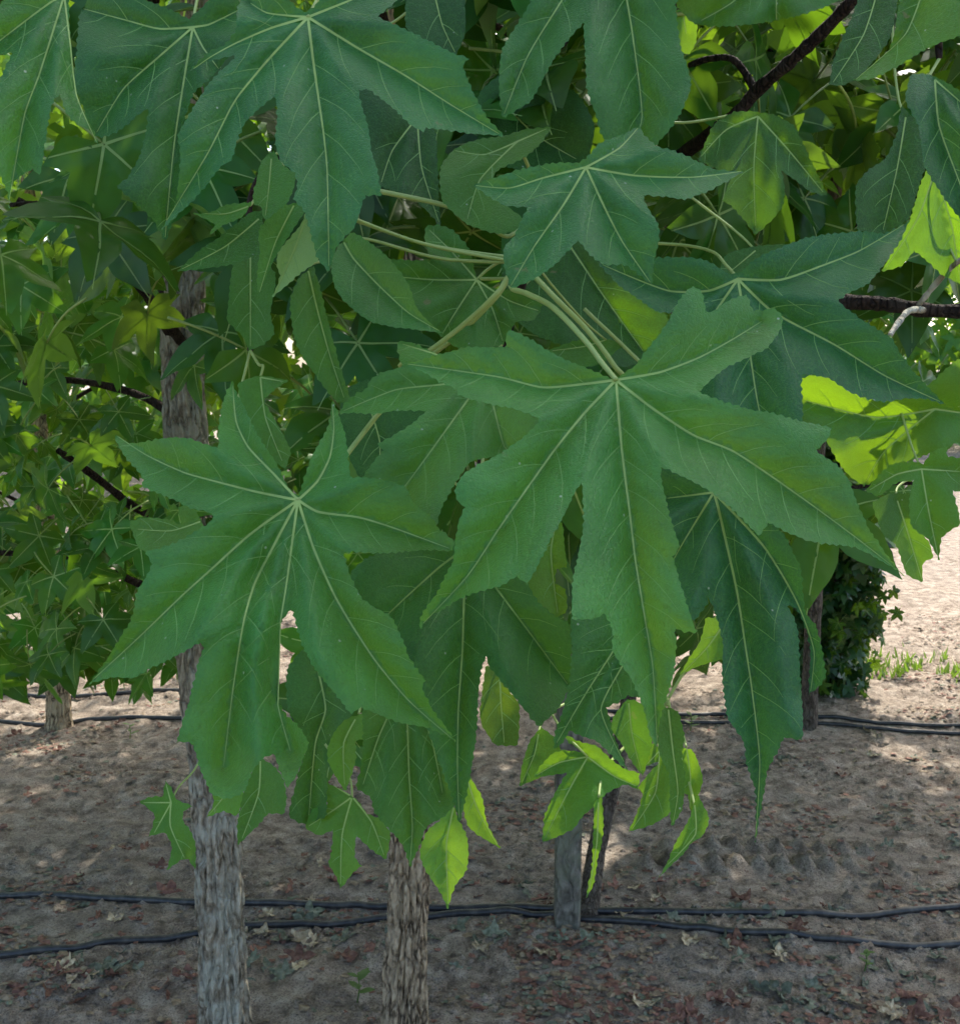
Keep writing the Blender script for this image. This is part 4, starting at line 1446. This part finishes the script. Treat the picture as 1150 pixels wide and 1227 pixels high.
for cx_, cy_, kd, n_ in CL:
    for k in range(n_):
        p = on_ground(cx_ + rs.gauss(0, 38), cy_ + rs.gauss(0, 12))
        if p.y < 1.9:
            continue
        kk = kd if rs.random() < .78 else rs.choice(list(KINDS))
        o = bpy.data.objects.new('fallen_leaf', rs.choice(DRY[kk]))
        col.objects.link(o)
        s_ = rs.uniform(.022, .050) if cy_ < 1100 else rs.uniform(.028, .068)
        o.location = (p.x, p.y, ground_h(p.x, p.y) - .001)
        o.rotation_euler = (rs.uniform(-.35, .35), rs.uniform(-.35, .35), rs.uniform(0, 6.28))
        o.scale = (s_, s_ * rs.uniform(.6, 1), s_ * rs.uniform(.5, .9))
        b_ = rs.uniform(.75, 1.3)
        o.color = (b_, b_, b_, 1)
        mark = min(MARKS, key=lambda m_: (m_[0] - p.x) ** 2 + (m_[1] - p.y) ** 2)[2]
        tag(o, KINDS[kk][1] + ' ' + mark, 'leaf', KINDS[kk][2] + ' ' + mark)


# ------------------------------------------------------------------ crumbs of leaf litter and soil clods
def crumbs(name, n, size, mats, seed, dens, flat):
    rs = random.Random(seed)
    V, Fc, idx = [], [], []
    k = 0
    while k < n:
        y = 1.95 + 4.2 * rs.random() ** 1.5
        x = rs.uniform(-.62, .62) * y
        v = noise.noise(Vector((x * 2.1, y * 3.2, seed))) + .5 * noise.noise(Vector((x * 6, y * 9, seed)))
        if v < dens and rs.random() < .95:
            continue
        s = rs.uniform(*size)
        z = ground_h(x, y)
        b = len(V)
        a = rs.uniform(0, 6.28)
        m = 5
        for j in range(m):
            t = a + j * 6.28 / m
            q = s * rs.uniform(.5, 1.2)
            V.append((x + q * math.cos(t), y + q * math.sin(t) * .8, z + s * (rs.uniform(0, .55) if flat else rs.uniform(-.25, .15))))
        V.append((x + rs.uniform(-.3, .3) * s, y + rs.uniform(-.3, .3) * s, z + s * (rs.uniform(.0, .6) if flat else rs.uniform(.35, .8))))
        for j in range(m):
            Fc.append((b + j, b + (j + 1) % m, b + m))
            idx.append(0)
        mi = rs.randrange(len(mats))
        idx[-m:] = [mi] * m
        k += 1
    o = mesh_obj(name, V, Fc, None, None, smooth=not flat, mats=mats, mat_idx=idx)
    o['kind'] = 'stuff'
    return o


M['bits'] = dry_material('dry_bits', (.11, .075, .045), (.22, .16, .10), (.34, .27, .18))
litter = crumbs('leaf_litter', 10500, (.004, .017), [KINDS['red'][0], M['bits'], KINDS['grey'][0], M['bits'], KINDS['red'][0]], 3, .20, True)
tag(litter, 'crumbs of dry red and tan leaf litter strewn over the soil', 'leaf litter')
clods = crumbs('soil_clods', 12000, (.004, .017), [ground.data.materials[0]], 14, -.05, False)
tag(clods, 'small grey brown clods of dry soil', 'soil')

# ------------------------------------------------------------------ weeds
M['grass'] = simple_mat('weed_green', (.10, .16, .05), .5, (.25, .42, .03))
V, Fc = [], []
rs = random.Random(4)
for k in range(900):
    p = on_ground(rs.uniform(1030, 1290), rs.gauss(803, 10))
    if noise.noise(Vector((p.x * 5, p.y * 5, 2))) < .02:
        continue
    h = rs.uniform(.02, .07)
    a = rs.uniform(0, 6.28)
    w = Vector((math.cos(a), math.sin(a), 0)) * rs.uniform(.003, .008)
    ln = Vector((rs.uniform(-.5, .5), rs.uniform(-.5, .5), 1)) * h
    z = ground_h(p.x, p.y)
    p = Vector((p.x, p.y, z))
    b = len(V)
    V += [p - w, p + w, p + ln * .6 + w * .7, p + ln * .6 - w * .7, p + ln]
    Fc += [(b, b + 1, b + 2, b + 3), (b + 3, b + 2, b + 4)]
gr = mesh_obj('grass', V, Fc, M['grass'])
gr['kind'] = 'stuff'
tag(gr, 'strip of low green grass along the sandy path', 'grass')


def sprout(px, py, h, nleaf, label, seed):
    rs = random.Random(seed)
    p = on_ground(px, py)
    p.z = ground_h(p.x, p.y)
    e = empty('weed_sprout', (p.x, p.y, p.z))
    tag(e, label, 'weed')
    pts = [p - Vector((0, 0, .01)), p + Vector((h * .1, 0, h * .5)), p + Vector((h * .05, .0, h))]
    sp = spline(pts, 4)
    V, Fc = tube_geo(sp, lerp_list(.0022, .0012, len(sp)), 6)
    mesh_obj('stem', V, Fc, M['grass'], e)
    for k in range(nleaf):
        z = h * (.35 + .65 * k / max(1, nleaf - 1))
        c = p + Vector((h * .07, 0, z))
        a = k * 2.4 + rs.uniform(-.3, .3)
        u = Vector((math.cos(a), math.sin(a), .5)).normalized()
        w = u.cross(Vector((0, 0, 1))).normalized()
        L = h * rs.uniform(.35, .6)
        n = u.cross(w)
        V, Fc = [], []
        for i in range(7):
            t = i / 6
            ww = .28 * L * math.sin(math.pi * min(1, t * .96 + .04)) ** .8
            q = c + u * L * t + n * (.2 * L * t * t)
            V += [q - w * ww, q + n * -.05 * L, q + w * ww]
            if i:
                b = 3 * i
                Fc += [(b - 3, b - 2, b + 1, b), (b - 2, b - 1, b + 2, b + 1)]
        mesh_obj('leaf', V, Fc, M['grass'], e)


sprout(427, 1198, .075, 6, 'small green sprout on the soil beside the furrowed trunk', 1)
sprout(155, 885, .06, 5, 'small yellow green sprout near the far hoses', 2)
sprout(826, 875, .07, 7, 'low yellow green weed growing in dead leaves near the dark bush', 3)
sprout(1035, 1165, .05, 6, 'low olive weed among dry leaves on the near side of the hoses', 4)
